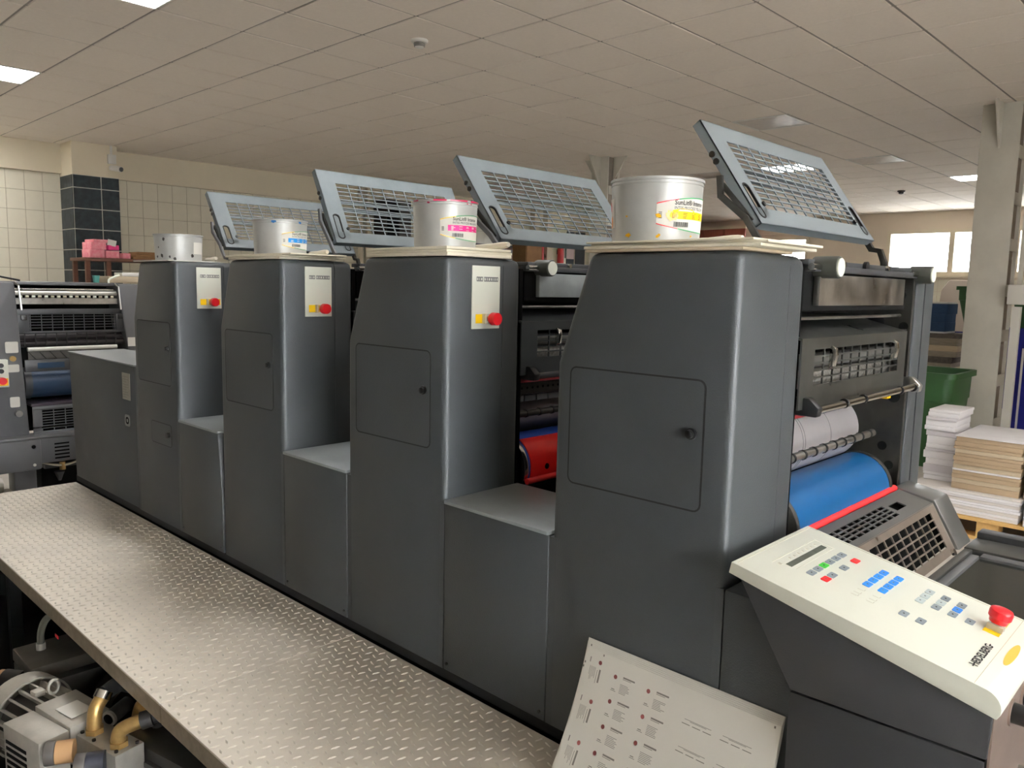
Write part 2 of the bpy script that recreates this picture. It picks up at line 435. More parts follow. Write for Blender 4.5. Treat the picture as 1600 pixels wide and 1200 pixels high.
# side walls outside the picture (the hall goes on)
WR = [(-2.4, -.75, .4, 3.05), (-.5, 1.15, .4, 3.05)]
wall_with_holes('wall_right', 'x', XR, .2, YF-.2, YB+.2, WR, WALLB, label='right wall of the hall outside the picture', cat='wall')
wall_with_holes('wall_front', 'y', YF-.2, .2, XL-.2, XR+.2, [], mat('dark_grey_wall', (96, 92, 88), .7), label='unseen dark grey wall behind the viewer, dark to cut front light', cat='wall')  # unseen wall, set near and dark to cut fill on front faces
for k, (y0, y1, z0, z1) in enumerate(WR):
    e = empty('window_%d' % (k+3), (XR+.1, (y0+y1)/2, z0), 'window in the right wall outside the picture', 'window', kind='structure', group='windows of the right wall')
    c = (y0+y1)/2; b = bm_()
    add_ring(b, [(y0-c-.02, -.02), (y1-c+.02, -.02), (y1-c+.02, z1-z0+.02), (y0-c-.02, z1-z0+.02)], [(y0-c+.05, .05), (y1-c-.05, .05), (y1-c-.05, z1-z0-.05), (y0-c+.05, z1-z0-.05)], 'x', -.08, .04)
    mk('window_frame', b, FRAMEW, e); box('mullion', (-.06, -.03, .05), (.03, .03, z1-z0-.05), FRAMEW, e)
    box('pane', (-.01, y0-c+.05, .05), (-.005, y1-c-.05, z1-z0-.05), GLASS, e)
def portal(loc, rot, sx, sy):
    l = bpy.data.lights.new('portal', 'AREA'); l.shape = 'RECTANGLE'; l.size = sx; l.size_y = sy; l.cycles.is_portal = True
    o = bpy.data.objects.new('window_portal', l); COL.objects.link(o); o.location = loc; o.rotation_euler = rot
for (x0, x1, z0, z1) in WIN: portal(((x0+x1)/2, YB+.15, (z0+z1)/2), (-PI/2, 0, 0), x1-x0, z1-z0)
for (y0, y1, z0, z1) in WR: portal((XR+.15, (y0+y1)/2, (z0+z1)/2), (0, PI/2, 0), z1-z0, y1-y0)

# steel columns
def column(x0, y0, w, d, lab, dirs):
    e = empty('steel_column', (x0+w/2, y0, 0), lab, 'column', 'painted steel columns', kind='structure')
    h = w/2
    box('front_flange', (-h, 0, 0), (h, .02, ZC), COLP, e, bev=.003)
    box('back_flange', (-h, d-.02, 0), (h, d, ZC), COLP, e)
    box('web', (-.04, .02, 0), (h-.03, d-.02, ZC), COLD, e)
    z = .25
    while z < ZC-.1:
        box('batten_plate', (h-.012, .03, z), (h, d-.03, z+.11), COLP, e)
        box('batten_plate', (-h-.004, .01, z), (-h+.008, d-.01, z+.11), COLP, e); z += .42
    for s in dirs:
        b = bm_()
        if s in (-1, 1): add_prism(b, [(s*h, ZC), (s*(h+.22), ZC), (s*h, ZC-.32)], 'y', d*.45, d*.45+.02)
        else: add_prism(b, [(0, ZC), (-.24, ZC), (0, ZC-.4)], 'x', -.01, .01)
        mk('bracket', b, COLP, e)
    return e
c1 = column(-2.12, 8.43, .32, .30, 'tall white painted steel column at the right side', (0,))
c2 = column(-6.83, 8.6, .27, .26, 'distant white column with triangular brackets under the ceiling', (-1, 1, 0))
# conduit and box beside the right column
e = empty('cable_conduit', (-1.70, 8.36, 0), 'white square cable conduit running down beside the right column', 'conduit')
box('duct', (-.02, 0, 0), (.05, .05, 1.42), WHITEP, e); box('junction_box', (-.06, -.04, 1.44), (.12, .07, 1.62), WHITEP, e, bev=.008)
box('duct', (-.0, 0, 1.62), (.04, .05, ZC), COLP, e)

# ================================================================== PRESS
Y0, ZP = 1.267, .5
PITCHX = .7695
XRS = [-.671-PITCHX*(3-i) for i in range(4)]
COVER = [(-.418, .03), (-.414, .845), (-.335, 1.073), (0, 1.073), (0, .03)]
# plates: (top u, top w, bottom u, bottom w)
PLATES = [(-.318, 1.378, -.157, 1.142), (-.253, 1.398, -.121, 1.141), (-.283, 1.373, -.098, 1.132), (-.266, 1.371, -.109, 1.143)]
ULAB = ['farthest grey printing unit carrying the plain unlabelled ink can', 'grey printing unit under the cyan ink can, second from the left',
        'grey printing unit under the magenta ink can with red cylinder', 'nearest and largest grey printing unit with blue cylinder under the yellow ink can']

def raised_guard(e, i):
    tu, tw_, bu, bw = PLATES[i]
    T = Vector((tu, 0, tw_)); Bv = Vector((bu, 0, bw)); d = (Bv-T); L = d.length; d.normalize(); n = Vector((-d.z, 0, d.x)); n = n if n.z > 0 else -n
    # local frame: s down the slope, y along the press, n outward
    org = T+Vector((0, .283, 0))
    def W(s, y, h): return org+d*s+Vector((0, 1, 0))*y+n*h
    def bx(b, s0, s1, y0, y1, h0, h1):
        v = [b.verts.new(W(s, y, h)) for s in (s0, s1) for y in (y0, y1) for h in (h0, h1)]
        for f in ((0, 1, 3, 2), (4, 6, 7, 5), (0, 4, 5, 1), (2, 3, 7, 6), (0, 2, 6, 4), (1, 5, 7, 3)): b.faces.new([v[k] for k in f])
    s0, s1, y0, y1, LY = .048, L-.044, .068, .582, .64
    t = .003
    b = bm_()
    bx(b, 0, s0, 0, LY, -t, 0); bx(b, s1, L, 0, LY, -t, 0)
    # left and right cheeks with a long slot
    for (a, c, sa, sc) in ((0, y0, .018, .042), (y1, LY, .598, .622)):
        m0, m1 = L*.62, L*.93
        bx(b, s0, m0, a, c, -t, 0)
        bx(b, m0, m1, a, sa, -t, 0); bx(b, m0, m1, sc, c, -t, 0)
        bx(b, m1, s1, a, c, -t, 0)
    # folded edges
    bx(b, 0, L, 0, .003, -.022, 0); bx(b, 0, L, LY-.003, LY, -.022, 0); bx(b, L-.003, L, 0, LY, -.02, 0); bx(b, 0, .003, 0, LY, -.008, 0)
    g = mk('raised_guard', b, GUARD, e, ang=0)
    go = Vector(g.location)
    # bars of the grille (each its own piece)
    ncol, nrow = 10, 12
    R3 = Matrix((d, Vector((0, 1, 0)), n)).transposed().to_4x4()
    def barmesh(ls, ly, th):
        q = bm_(); add_box(q, (-ls/2, -ly/2, -th), (ls/2, ly/2, 0)); me = bpy.data.meshes.new('guard_bar'); q.to_mesh(me); q.free(); me.materials.append(GUARD); return me
    mv = barmesh(s1-s0, .0042, .0026); mh = barmesh(.0036, y1-y0, .0026); mb = barmesh(.008, y1-y0, .006)
    def put(nm, me, s, y, h=0):
        o = bpy.data.objects.new(nm, me); COL.objects.link(o); o.parent = g
        M4 = R3.copy(); M4.translation = W(s, y, h)-go; o.matrix_local = M4
    for k in range(1, ncol): put('guard_bar', mv, (s0+s1)/2, y0+(y1-y0)*k/ncol)
    for k in range(1, nrow): put('guard_bar', mh, s0+(s1-s0)*k/nrow, (y0+y1)/2)
    for k in (.34, .50): put('stiffener_bar', mb, s0+(s1-s0)*k, (y0+y1)/2, -.012)
    # rubber edging round the slots and screws
    for yy in (.03, .61):
        bb = bm_(); q = [(L*.775+(L*.155-.011)*(1 if math.cos(a) > 0 else -1)+.011*math.cos(a), yy+.011*math.sin(a)) for a in (2*PI*k/20+.01 for k in range(20))]
        q2 = [(L*.775+(s-L*.775)*1.02+(.003 if s > L*.775 else -.003), yy+(y-yy)*1.3) for s, y in q]
        V = [[bb.verts.new(W(s, y, h)) for s, y in o] for o, h in ((q2, .001), (q2, -.004), (q, -.004), (q, .001))]
        for r in range(4):
            for k in range(20): bb.faces.new((V[r][k], V[r][(k+1) % 20], V[(r+1) % 4][(k+1) % 20], V[(r+1) % 4][k]))
        for v in bb.verts: v.co -= go
        mk('slot_edging', bb, RUBBER, g)
        sy = yy+(.034 if yy < .3 else -.034)
        bb = bm_(); add_cyl(bb, W(L*.8, sy, -.002), W(L*.8, sy, .004), .006, seg=12)
        for v in bb.verts: v.co -= go
        mk('screw', bb, BLACK, g)
    # hinge lugs along the left edge and the two arms
    bb = bm_()
    for s in (.30, .37): add_cyl(bb, W(L*s, -.003, -.016), W(L*s, .002, -.016), .007, seg=12)
    for v in bb.verts: v.co -= go
    mk('hinge_lug', bb, DARKST, g)
    P0 = W(L*.56, 0, -.018)
    b = bm_()
    ribbon(b, [(P0.x-.012, P0.z+.012), (P0.x-.008, P0.z-.03), (bu-.03, bw+.01), (bu-.002, 1.112), (bu+.012, 1.098), (bu+.05, 1.094)], .0065, .268, .276)
    mk('support_arm', b, DARKST if i == 3 else GTO, e)
    b = bm_(); ribbon(b, [(P0.x-.01, P0.z-.005), (bu-.022, bw+.006)], .005, .277, .284); mk('support_arm', b, DARKST, e)
    P1 = W(L*.95, LY, -.012)
    b = bm_()
    ribbon(b, [(P1.x-.006, P1.z), (P1.x+.012, P1.z-.028), (P1.x+.034, P1.z-.032), (P1.x+.046, P1.z-.062), (P1.x+.05, 1.02)], .007, LY+.276, LY+.29)
    mk('support_arm', b, DARKST, e)

def printing_unit(i):
    xr = XRS[i]
    e = empty('printing_unit', (xr, Y0, ZP), ULAB[i], 'printing unit', 'printing units of the press')
    SEAM = .193
    b = bm_(); add_prism(b, COVER, 'y', 0, SEAM)
    mk('front_cover', b, PAINT, e, bev=.016, seg=3, bf=lambda c, ed: c.y < SEAM-.001 and c.z > .04)
    b = bm_(); add_prism(b, COVER, 'y', SEAM+.0015, .266)
    mk('rear_cover', b, PAINT, e, bev=.022, seg=3, bf=lambda c, ed: c.y > SEAM+.003 and c.z > .04)
    # square lower corners where the low covers meet the unit
    b = bm_(); add_prism(b, [(-.016, 0), (.0008, 0), (.0008, .018)], 'z', .03, .462); mk('corner_filler', b, PAINT, e)
    if i != 1:
        b = bm_(); add_prism(b, [(-.4193, 0), (-.4, 0), (-.4193, .018)], 'z', .03, .636 if i == 0 else .462); mk('corner_filler', b, PAINT, e)
    # access door with black seal and lock
    D = (-.375, -.055, .592, .841)
    b = bm_(); add_ring(b, rrect(D[0], D[1], D[2], D[3], .016), rrect(D[0]+.0035, D[1]-.0035, D[2]+.0035, D[3]-.0035, .013), 'y', -.0008, .001)
    seal = mk('door_seal', b, RUBBER, e)
    b = bm_(); add_prism(b, rrect(D[0]+.0035, D[1]-.0035, D[2]+.0035, D[3]-.0035, .013), 'y', -.0012, .002)
    dr = mk('access_door', b, PAINT, e); do = Vector(dr.location)
    b = bm_(); add_cyl(b, (-.081, .0, .739), (-.081, -.006, .739), .0115, seg=20); add_cyl(b, (-.081, -.006, .739), (-.081, -.012, .739), .008, seg=16)
    for v in b.verts: v.co -= do
    mk('lock_knob', b, BLACK, dr, bev=.0012)
    if i == 0:
        S = (-.262, -.07, .349, .439)
        b = bm_(); add_ring(b, rrect(S[0], S[1], S[2], S[3], .012), rrect(S[0]+.003, S[1]-.003, S[2]+.003, S[3]-.003, .01), 'y', -.0008, .001); mk('door_seal', b, RUBBER, e)
        b = bm_(); add_prism(b, rrect(S[0]+.003, S[1]-.003, S[2]+.003, S[3]-.003, .01), 'y', -.0012, .002); d2 = mk('access_door', b, PAINT, e)
        b = bm_(); add_cyl(b, (-.092, 0, .398), (-.092, -.012, .398), .011, seg=16)
        b2 = Vector(d2.location)
        for v in b.verts: v.co -= b2
        mk('lock_knob', b, BLACK, d2)
    # control plate on the side face
    if i < 3:
        b = bm_(); add_box(b, (-.001, .083, .895), (.0022, .181, 1.053)); cp = mk('control_plate', b, CREAM, e, bev=.001, label='cream plate with emergency stop'); o = Vector(cp.location)
        def sub(nm, b, M_):
            for v in b.verts: v.co -= o
            return mk(nm, b, M_, cp)
        b = bm_(); add_box(b, (.002, .096, .909), (.0028, .176, .932)); sub('yellow_label', b, YELLOW)
        b = bm_(); add_cyl(b, (.002, .141, .9205), (.014, .141, .9205), .0125, seg=20); sub('button_collar', b, CHROME)
        b = bm_(); add_box(b, (.0022, .119, .908), (.014, .124, .933)); sub('button_guard', b, CREAMEDGE)
        b = bm_(); add_cyl(b, (.012, .141, .9205), (.019, .141, .9205), .0125, .016, seg=24); add_cyl(b, (.019, .141, .9205), (.036, .141, .9205), .0165, .0158, seg=24); sub('stop_button', b, RED)
        b = bm_(); y = .098   # worn grey lettering that can no longer be read
        for k, wd in enumerate((.007, .005, .008, 0, .007, .006, .008, .007, .005, .006, .007)):
            if wd:
                add_ring(b, [(y, 1.014), (y+wd, 1.014), (y+wd, 1.0255), (y, 1.0255)], [(y+.0016, 1.0165), (y+wd-.0016, 1.0165), (y+wd-.0016, 1.0228), (y+.0016, 1.0228)], 'x', .0022, .0026)
                y += wd+.0006
            else: y += .004
        sub('worn_lettering', b, INKGREY)
    # inner frames and dark interior
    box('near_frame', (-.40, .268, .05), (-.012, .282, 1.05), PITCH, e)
    fr = box('far_frame', (-.42, .925, .05), (-.004, .94, 1.05), DARKST, e); o = Vector(fr.location)
    for (u, w, r) in ((-.03, 1.0, .011), (-.02, .92, .012), (-.09, .93, .022), (-.03, .735, .016), (-.1, .73, .02), (-.05, .6, .012), (-.03, .55, .012)):
        b = bm_(); add_cyl(b, (u, .926, w), (u, .9235, w), r, seg=14)
        for v in b.verts: v.co -= o
        mk('frame_hole', b, PITCH, fr)
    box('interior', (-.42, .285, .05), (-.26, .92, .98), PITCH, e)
    b = bm_(); add_prism(b, COVER, 'y', .941, 1.01); mk('far_cover', b, PAINT, e, bev=.006, bf=lambda c, ed: c.z > .04)
    b = bm_(); add_prism(b, COVER, 'y', 1.012, 1.10); mk('far_cover', b, PAINT, e, bev=.02, seg=3, bf=lambda c, ed: c.y > 1.014 and c.z > .04)
    # ink fountain
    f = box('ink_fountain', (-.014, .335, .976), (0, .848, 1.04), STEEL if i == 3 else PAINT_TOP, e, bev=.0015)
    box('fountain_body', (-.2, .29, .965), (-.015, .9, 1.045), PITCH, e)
    b = bm_(); add_box(b, (-.045, .3, 1.045), (.004, .93, 1.058)); add_box(b, (-.06, .3, 1.058), (-.012, .93, 1.070)); bar = mk('fountain_bar', b, GTOD, e, bev=.002); o = Vector(bar.location)
    for v0 in (.47, .60, .74):
        b = bm_(); add_cyl(b, (-.012, v0, 1.064), (-.004, v0, 1.064), .006 if v0 != .6 else .011, seg=12)
        for v in b.verts: v.co -= o
        mk('bar_screw', b, CHROME if v0 != .6 else BLACK, bar)
    for v0 in (.347, .948):
        b = bm_(); add_cyl(b, (-.02, v0, 1.054), (.034, v0, 1.054), .0225, seg=24); kn = mk('adjusting_knob', b, mat('knob_grey', (58, 60, 54), .45), e, bev=.003); o = Vector(kn.location)
        b = bm_(); add_cyl(b, (.034, v0, 1.054), (.0362, v0, 1.054), .0185, seg=24)
        for v in b.verts: v.co -= o
        mk('knob_face', b, CREAM, kn)
        cyl('knob_shaft', (.0, v0-.06, 1.054), (.0, v0-.02, 1.054), .007, CHROME, e)
    cyl('ink_rod', (-.03, .285, .949), (-.03, .92, .949), .004, STEEL, e)
    # roller guard box with grille window
    GM = SMUDGE if i == 3 else PAINT
    b = bm_()
    add_box(b, (-.004, .268, .765), (0, .332, .91)); add_box(b, (-.004, .836, .765), (0, .893, .91))
    add_box(b, (-.004, .332, .886), (0, .836, .91)); add_box(b, (-.004, .332, .765), (0, .836, .812))
    add_prism(b, [(0, .91), (-.16, .952), (-.16, .948), (-.004, .906)], 'y', .268, .893)
    add_box(b, (-.15, .889, .80), (-.002, .893, .915))
    rg = mk('roller_guard', b, GM, e, ang=0); o = Vector(rg.location)
    for k in range(1, 10):
        v0 = .332+(.836-.332)*k/10
        b = bm_(); add_box(b, (-.004, v0-.002, .812), (-.0005, v0+.002, .886))
        for v in b.verts: v.co -= o
        mk('grille_bar', b, GM, rg, ang=0)
    for k in range(1, 5):
        w0 = .812+.074*k/5
        b = bm_(); add_box(b, (-.0045, .332, w0-.0018), (-.0008, .836, w0+.0018))
        for v in b.verts: v.co -= o
        mk('grille_bar', b, GM, rg, ang=0)
    for v0 in (.412, .79):
        b = bm_(); add_prism(b, [(0, .84), (.012, .848), (.016, .872), (.013, .886), (.004, .893), (0, .885)], 'y', v0-.007, v0+.007)
        for v in b.verts: v.co -= o
        mk('hook', b, CHROME, rg, bev=.002)
    cyl('ink_roller', (-.035, .29, .858), (-.035, .9, .858), .016, mat('grey_roller', (124, 124, 120), .4, .3), e)
    cyl('ink_roller', (-.045, .29, .818), (-.045, .9, .818), .02, mat('textured_roller', (150, 148, 142), .5, .4, var=.5, vscale=90), e)
    # handle bar with rings and end brackets
    hb = cyl('handle_bar', (.022, .30, .764), (.022, .93, .768), .0085, CHROME if i == 3 else GTOD, e, seg=16); o = Vector(hb.location)
    for v0 in (.45, .56, .80, .9):
        b = bm_(); add_cyl(b, (.022, v0-.003, .766), (.022, v0+.003, .766), .0105, seg=16)
        for v in b.verts: v.co -= o
        mk('rubber_ring', b, RUBBER, hb)
    for v0, v1 in ((.288, .312), (.922, .945)):
        b = bm_(); add_prism(b, [(-.02, .79), (.012, .79), (.034, .77), (.03, .752), (-.02, .752)], 'y', v0, v1); mk('bar_bracket', b, BLACK if v0 < .5 else STEEL, e, bev=.004)
    # bars and cylinders
    box('finger_guard', (-.03, .285, .742), (-.02, .80, .757), DREDBAR, e)
    if i == 3: box('yellow_tab', (-.022, .80, .742), (-.006, .826, .762), YELLOW, e)
    cyl('plate_cylinder', (-.169, .3, .65), (-.169, .84, .65), .085, PLATECYL if i == 3 else mat('used_plate', (132, 126, 126), .4, .4, var=.2, vscale=14), e, seg=48)
    if i == 3:
        for v0 in (.5, .512, .66):
            b = bm_(); add_lathe(b, [(.0853, v0), (.0853, v0+.0025)], seg=48); bmesh.ops.rotate(b, verts=b.verts, cent=(0, 0, 0), matrix=Matrix.Rotation(-PI/2, 3, 'X'))
            for v in b.verts: v.co += Vector((-.169, 0, .65))
            mk('plate_line', b, INKGREY, e)
    rod = cyl('transfer_rod', (-.035, .285, .652), (-.035, .8, .652), .0095, STEEL if i == 3 else DARKST, e); o = Vector(rod.location)
    for k in range(9):
        v0 = .33+k*.055; b = bm_(); add_cyl(b, (-.035, v0-.0035, .652), (-.035, v0+.0035, .652), .0112, seg=14)
        for v in b.verts: v.co -= o
        mk('rod_ring', b, RUBBER, rod)
    cu, cw, cr = -.079, .503, .085
    bl = cyl('blanket_cylinder', (cu, .30, cw), (cu, .835, cw), cr, BLUEROLL if i == 3 else DBLUE, e, seg=64); o = Vector(bl.location)
    for v0, v1 in ((.285, .30), (.835, .851)):
        b = bm_(); add_cyl(b, (cu, v0, cw), (cu, v1, cw), cr+.003, seg=48)
        for v in b.verts: v.co -= o
        mk('bearer_ring', b, CHROME if i == 2 else DARKST, bl, bev=.002)
    if i == 2:
        b = bm_(); R_ = cr+.003; n = 24; A0, A1 = math.radians(-130), math.radians(62)
        out = [(cu+R_*math.cos(A0+(A1-A0)*k/n), cw+R_*math.sin(A0+(A1-A0)*k/n)) for k in range(n+1)]
        inn = [(cu+cr*math.cos(A0+(A1-A0)*k/n), cw+cr*math.sin(A0+(A1-A0)*k/n)) for k in range(n+1)]
        add_prism(b, out+inn[::-1], 'y', .31, .834)
        for v in b.verts: v.co -= o
        mk('red_jacket', b, REDROLL, bl)
        for v0, aa in ((.375, 0),):
            a = math.radians(aa); c_ = Vector((cu+R_*math.cos(a), v0, cw+R_*math.sin(a))); dn = Vector((math.cos(a), 0, math.sin(a)))
            b = bm_(); add_cyl(b, c_-dn*.002, c_+dn*.0012, .0085, seg=16)
            for v in b.verts: v.co -= o
            mk('bolt_hole', b, PITCH, bl)
        box('perforated_bar', (-.06, .285, .705), (-.045, .92, .735), DARKST, e)
        pb = bm_()
        for k in range(26): add_cyl(pb, (-.0455, .30+k*.022, .722), (-.044, .30+k*.022, .722), .0035, seg=8)
        mk('bar_holes', pb, PITCH, e, kind='stuff')
        for k in range(12): box('gripper_pad', (-.062, .29+k*.05, .684), (-.048, .334+k*.05, .70), GTO, e)
    if i == 3: cyl('safety_bar', (.006, .285, .503), (.006, .87, .503), .0085, REDBAR, e, seg=14)
    else:
        cyl('safety_bar', (.016, .285, .474), (.016, .91, .474), .0085, REDBAR, e, seg=14)
        box('drip_strip', (.008, .285, .417), (.028, .915, .463), PITCH, e)
    if i < 3:
        box('transfer_cover', (.03, .272, .40), (.345, .92, .415), BROWNPL, e)
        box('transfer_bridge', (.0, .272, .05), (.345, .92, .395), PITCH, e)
    raised_guard(e, i)
    return e
for i in range(4): printing_unit(i)

# low covers between the units
LOWL = ['low grey cover between the two farthest printing units', 'low grey cover left of the unit with the magenta can',
        'low grey cover left of the nearest printing unit', 'low grey cover right of the nearest unit behind the console']
for i in range(4):
    x0 = XRS[i]+.003; x1 = (XRS[i+1]-.421) if i < 3 else XRS[i]+.34
    w = x1-x0; e = empty('low_cover', (x0, Y0-.002, ZP), LOWL[i], 'machine cover', 'low covers between the units')
    b = bm_()
    if i == 0: pts = [(.0, .03), (w, .03), (w-.001, .25), (w-.024, .452), (w-.024, .464), (0, .464)]
    elif i == 3: pts = [(0, .03), (.14, .03), (.14, .335), (.068, .455), (.06, .462), (0, .464)]
    else: pts = [(0, .03), (w, .03), (w, .464), (0, .464)]
    add_prism(b, pts, 'y', 0, .262); mk('body', b, PAINT, e, bev=.004)
    if i < 3:
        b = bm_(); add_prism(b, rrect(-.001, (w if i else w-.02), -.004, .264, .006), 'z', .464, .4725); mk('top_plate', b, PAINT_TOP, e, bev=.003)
    for xx in (.015, (w if i < 3 else .14)-.015): cyl('screw', (xx, -.003, .05), (xx, .002, .05), .004, BLACK, e, seg=10)

# delivery cabinet at the far end
e = empty('delivery_cabinet', (-4.225, Y0, ZP), 'low long grey cabinet at the far end of the press', 'cabinet')
w = XRS[0]-.421+4.225
b = bm_(); add_prism(b, [(0.035, .031), (w, .031), (w, .640), (0, .640)], 'y', 0, .62); mk('body', b, PAINT, e, bev=.006)
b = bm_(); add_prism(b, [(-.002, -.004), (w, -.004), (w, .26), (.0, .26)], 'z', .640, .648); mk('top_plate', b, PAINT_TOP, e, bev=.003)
box('notice_plate', (.685, -.0015, .49), (.77, .001, .605), mat('pale_notice', (150, 146, 132), .6, var=.1, vscale=60), e)
b = bm_()
for k in range(9): add_box(b, (.692, -.0022, .50+k*.011), (.692+.07*random.uniform(.6, 1), -.0014, .503+k*.011))
mk('notice_lines', b, mat('faint_print', (128, 125, 114), .6), e, kind='stuff')
b = bm_(); add_prism(b, rrect(.70, .755, .375, .425, .012), 'y', -.0015, .001); mk('round_sticker', b, mat('grey_sticker', (120, 120, 116), .6), e)
b = bm_(); add_ring(b, rrect(.712, .745, .385, .415, .012), rrect(.719, .738, .392, .408, .007), 'y', -.0022, -.001); mk('sticker_mark', b, PITCH, e)
b = bm_(); add_tube(b, smooth_path([(.62, .17, .648), (.62, .17, .675), (.65, .165, .69), (.70, .15, .70)]), [.012]*3+[.009]*16 if False else .009); mk('lever', b, BLACK, e)
box('white_label', (.70, .12, .648), (.79, .19, .654), PAPER, e)
# base frame under everything
e = empty('press_base', (-2.2, 1.7, 0), 'black base frame running under all printing units', 'machine base')
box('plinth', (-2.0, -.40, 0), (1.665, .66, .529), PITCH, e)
box('kick_strip', (-2.02, -.425, .5), (1.665, -.40, .5295), RUBBER, e)

# ---------------------------------------------------------------- ink cans and the boards below them
def can(i, x, y, z, r, h, lab, printm, line2, th0, smear, plain=False):
    e = empty('ink_can', (x, y, z), lab, 'ink can', 'ink cans on the printing units')
    b = bm_()
    add_lathe(b, [(r*.925, 0), (r*.93, .003), (r*.955, h*.55), (r*.97, h*.86), (r*.97, h*.9), (r*.985, h*.905), (r*.985, h*.925), (r*.97, h*.93), (r*.97, h*.955), (r, h*.96), (r*1.005, h*.985), (r, h), (r*.965, h), (r*.955, h*.97), (r*.93, h*.4)], seg=56)
    mk('can_body', b, CANM, e)
    b = bm_(); add_lathe(b, [(r*.95, h*.955), (r*.95, h*.965)], seg=40); mk('ink_surface', b, smear, e)
    cd = math.atan2(-y, -x)
    def onc(a, zz, off): rr = r*(.925+.05*min(1, zz/(h*.86)))+off; return Vector((rr*math.cos(a), rr*math.sin(a), zz))
    def patch(name, a0, a1, fz0, fz1, off, M_, par, n=14):
        b = bm_(); A = []; po = Vector(par.location) if par is not e else Vector((0, 0, 0))
        for k in range(n+1):
            t = k/n; a = a0+(a1-a0)*t
            A.append([b.verts.new(onc(a, fz(t), off)-po) for fz in (fz0, fz1)])
        for p, q in zip(A, A[1:]): b.faces.new((p[0], q[0], q[1], p[1]))
        return mk(name, b, M_, par)
    if plain:
        patch('blank_label', cd+math.radians(38), cd+math.radians(76), lambda t: h*.28, lambda t: h*.72, .0006, PAPER, e)
        for k in range(9):
            a = cd+math.radians(random.uniform(-75, 60)); zz = h*random.choice((.2, .2, .15, .5, .8, .08)); s = random.uniform(.04, .085)
            b = bm_(); vs = [b.verts.new(onc(a+s*math.cos(q)*random.uniform(.7, 1.1), zz+r*s*math.sin(q)*random.uniform(.7, 1.2), .0005)) for q in (2*PI*j/9 for j in range(9))]
            b.faces.new(vs); mk('ink_spot', b, INKK, e)
        return e
    a0, a1 = cd+math.radians(th0), cd+math.radians(th0+92)
    bow = lambda t: math.sin(PI*min(1, t*.62+.02))**.75
    lb = patch('label', a0, a1, lambda t: h*(.30-.13*bow(t)), lambda t: h*(.56+.13*bow(t)), .0006, PAPER, e, 20)
    for nm, M_, t0, t1 in (('label_stripe', REDKEY if i == 3 else YELPRINT, 0, .3), ('label_stripe', GREENPR, .3, 1)):
        patch(nm, a0+(a1-a0)*t0, a0+(a1-a0)*t1, lambda t: h*(.558+.13*bow(t0+(t1-t0)*t)), lambda t: h*(.574+.13*bow(t0+(t1-t0)*t)), .0010, M_, lb)
        patch(nm, a0+(a1-a0)*t0, a0+(a1-a0)*t1, lambda t: h*(.288-.13*bow(t0+(t1-t0)*t)), lambda t: h*(.302-.13*bow(t0+(t1-t0)*t)), .0010, M_, lb)
    ac = a0+(a1-a0)*.15
    patch('colour_band', ac, a1-.06, lambda t: h*.355, lambda t: h*.475, .0010, printm, lb)
    lo = Vector(lb.location)
    def txt(nm, s, size, zz, aa, M_, bold=0):
        vs, fs = text_geo(s, size, bold); b = bm_()
        add_mapped(b, vs, fs, lambda v: onc(aa+v.x/r, zz+v.y, .0012)-lo); mk(nm, b, M_, lb, ang=0)
    at = a0+(a1-a0)*.24
    txt('label_title', 'SunLit\u00ae Intense', h*.105, h*.572, at, INKBLACK, .00015)
    txt('label_subtitle', line2, h*.062, h*.505, at, INKGREY, .0001)
    b = bm_()
    def strip(b, aa, ab, za, zb, off=.0014):
        q = [b.verts.new(onc(A_, Z_, off)-lo) for A_, Z_ in ((aa, za), (ab, za), (ab, zb), (aa, zb))]; b.faces.new(q)
    aa = at; rnd = random.Random(i)
    while aa < at+.36:
        w_ = rnd.choice((.008, .012, .018)); strip(b, aa, aa+w_, h*.235, h*.31); aa += w_+rnd.choice((.008, .014))
    zz = h*.36
    while zz < h*.45: strip(b, a0+.05, a0+.12, zz, zz+.0013); zz += .0027
    mk('barcode', b, INKBLACK, lb, ang=0, kind='stuff')
    b = bm_()
    for k in range(5):
        for j in range(4):
            if rnd.random() < .85: strip(b, ac+.1+k*.26, ac+.1+k*.26+.13*rnd.uniform(.5, 1), h*(.368+.024*j), h*(.380+.024*j))
    mk('fine_print', b, PAPER if i != 3 else mat('brown_print', (150, 110, 20), .6), lb, ang=0, kind='stuff')
    if i == 2:
        for (t0, t1) in ((-70, -52), (-20, 2), (8, 40), (48, 80)):
            patch('rim_smear', cd+math.radians(t0), cd+math.radians(t1), lambda t: h*.963, lambda t: h*.998, r*.036, INKM, e, 6)
    if i == 3:
        for (aa, zz, sw, sh) in ((ac+.10, .40, .16, .16), (ac+.42, .46, .34, .12), (ac+.8, .43, .2, .1)):
            b = bm_(); b.faces.new([b.verts.new(onc(aa+sw*math.cos(q)*rnd.uniform(.75, 1.1), h*(zz+sh*.5*math.sin(q)*rnd.uniform(.7, 1.1)), .0013)) for q in (2*PI*j/14 for j in range(14))]); mk('ink_smear', b, YELPRINT if aa > ac+.2 else INKY, e)
    for k in range(7 if i == 3 else 3):
        zz = h*rnd.choice((.1, .15, .4, .08)) if i == 3 else h*.93
        A = cd+math.radians(rnd.uniform(-60, 75)); s = rnd.uniform(.03, .09)
        b = bm_(); vs = [b.verts.new(onc(A+s*math.cos(q)*rnd.uniform(.6, 1.2), zz+r*s*.8*math.sin(q)*rnd.uniform(.4, 1.), .0018)) for q in (2*PI*j/11 for j in range(11))]
        b.faces.new(vs); mk('ink_smear', b, smear, e)
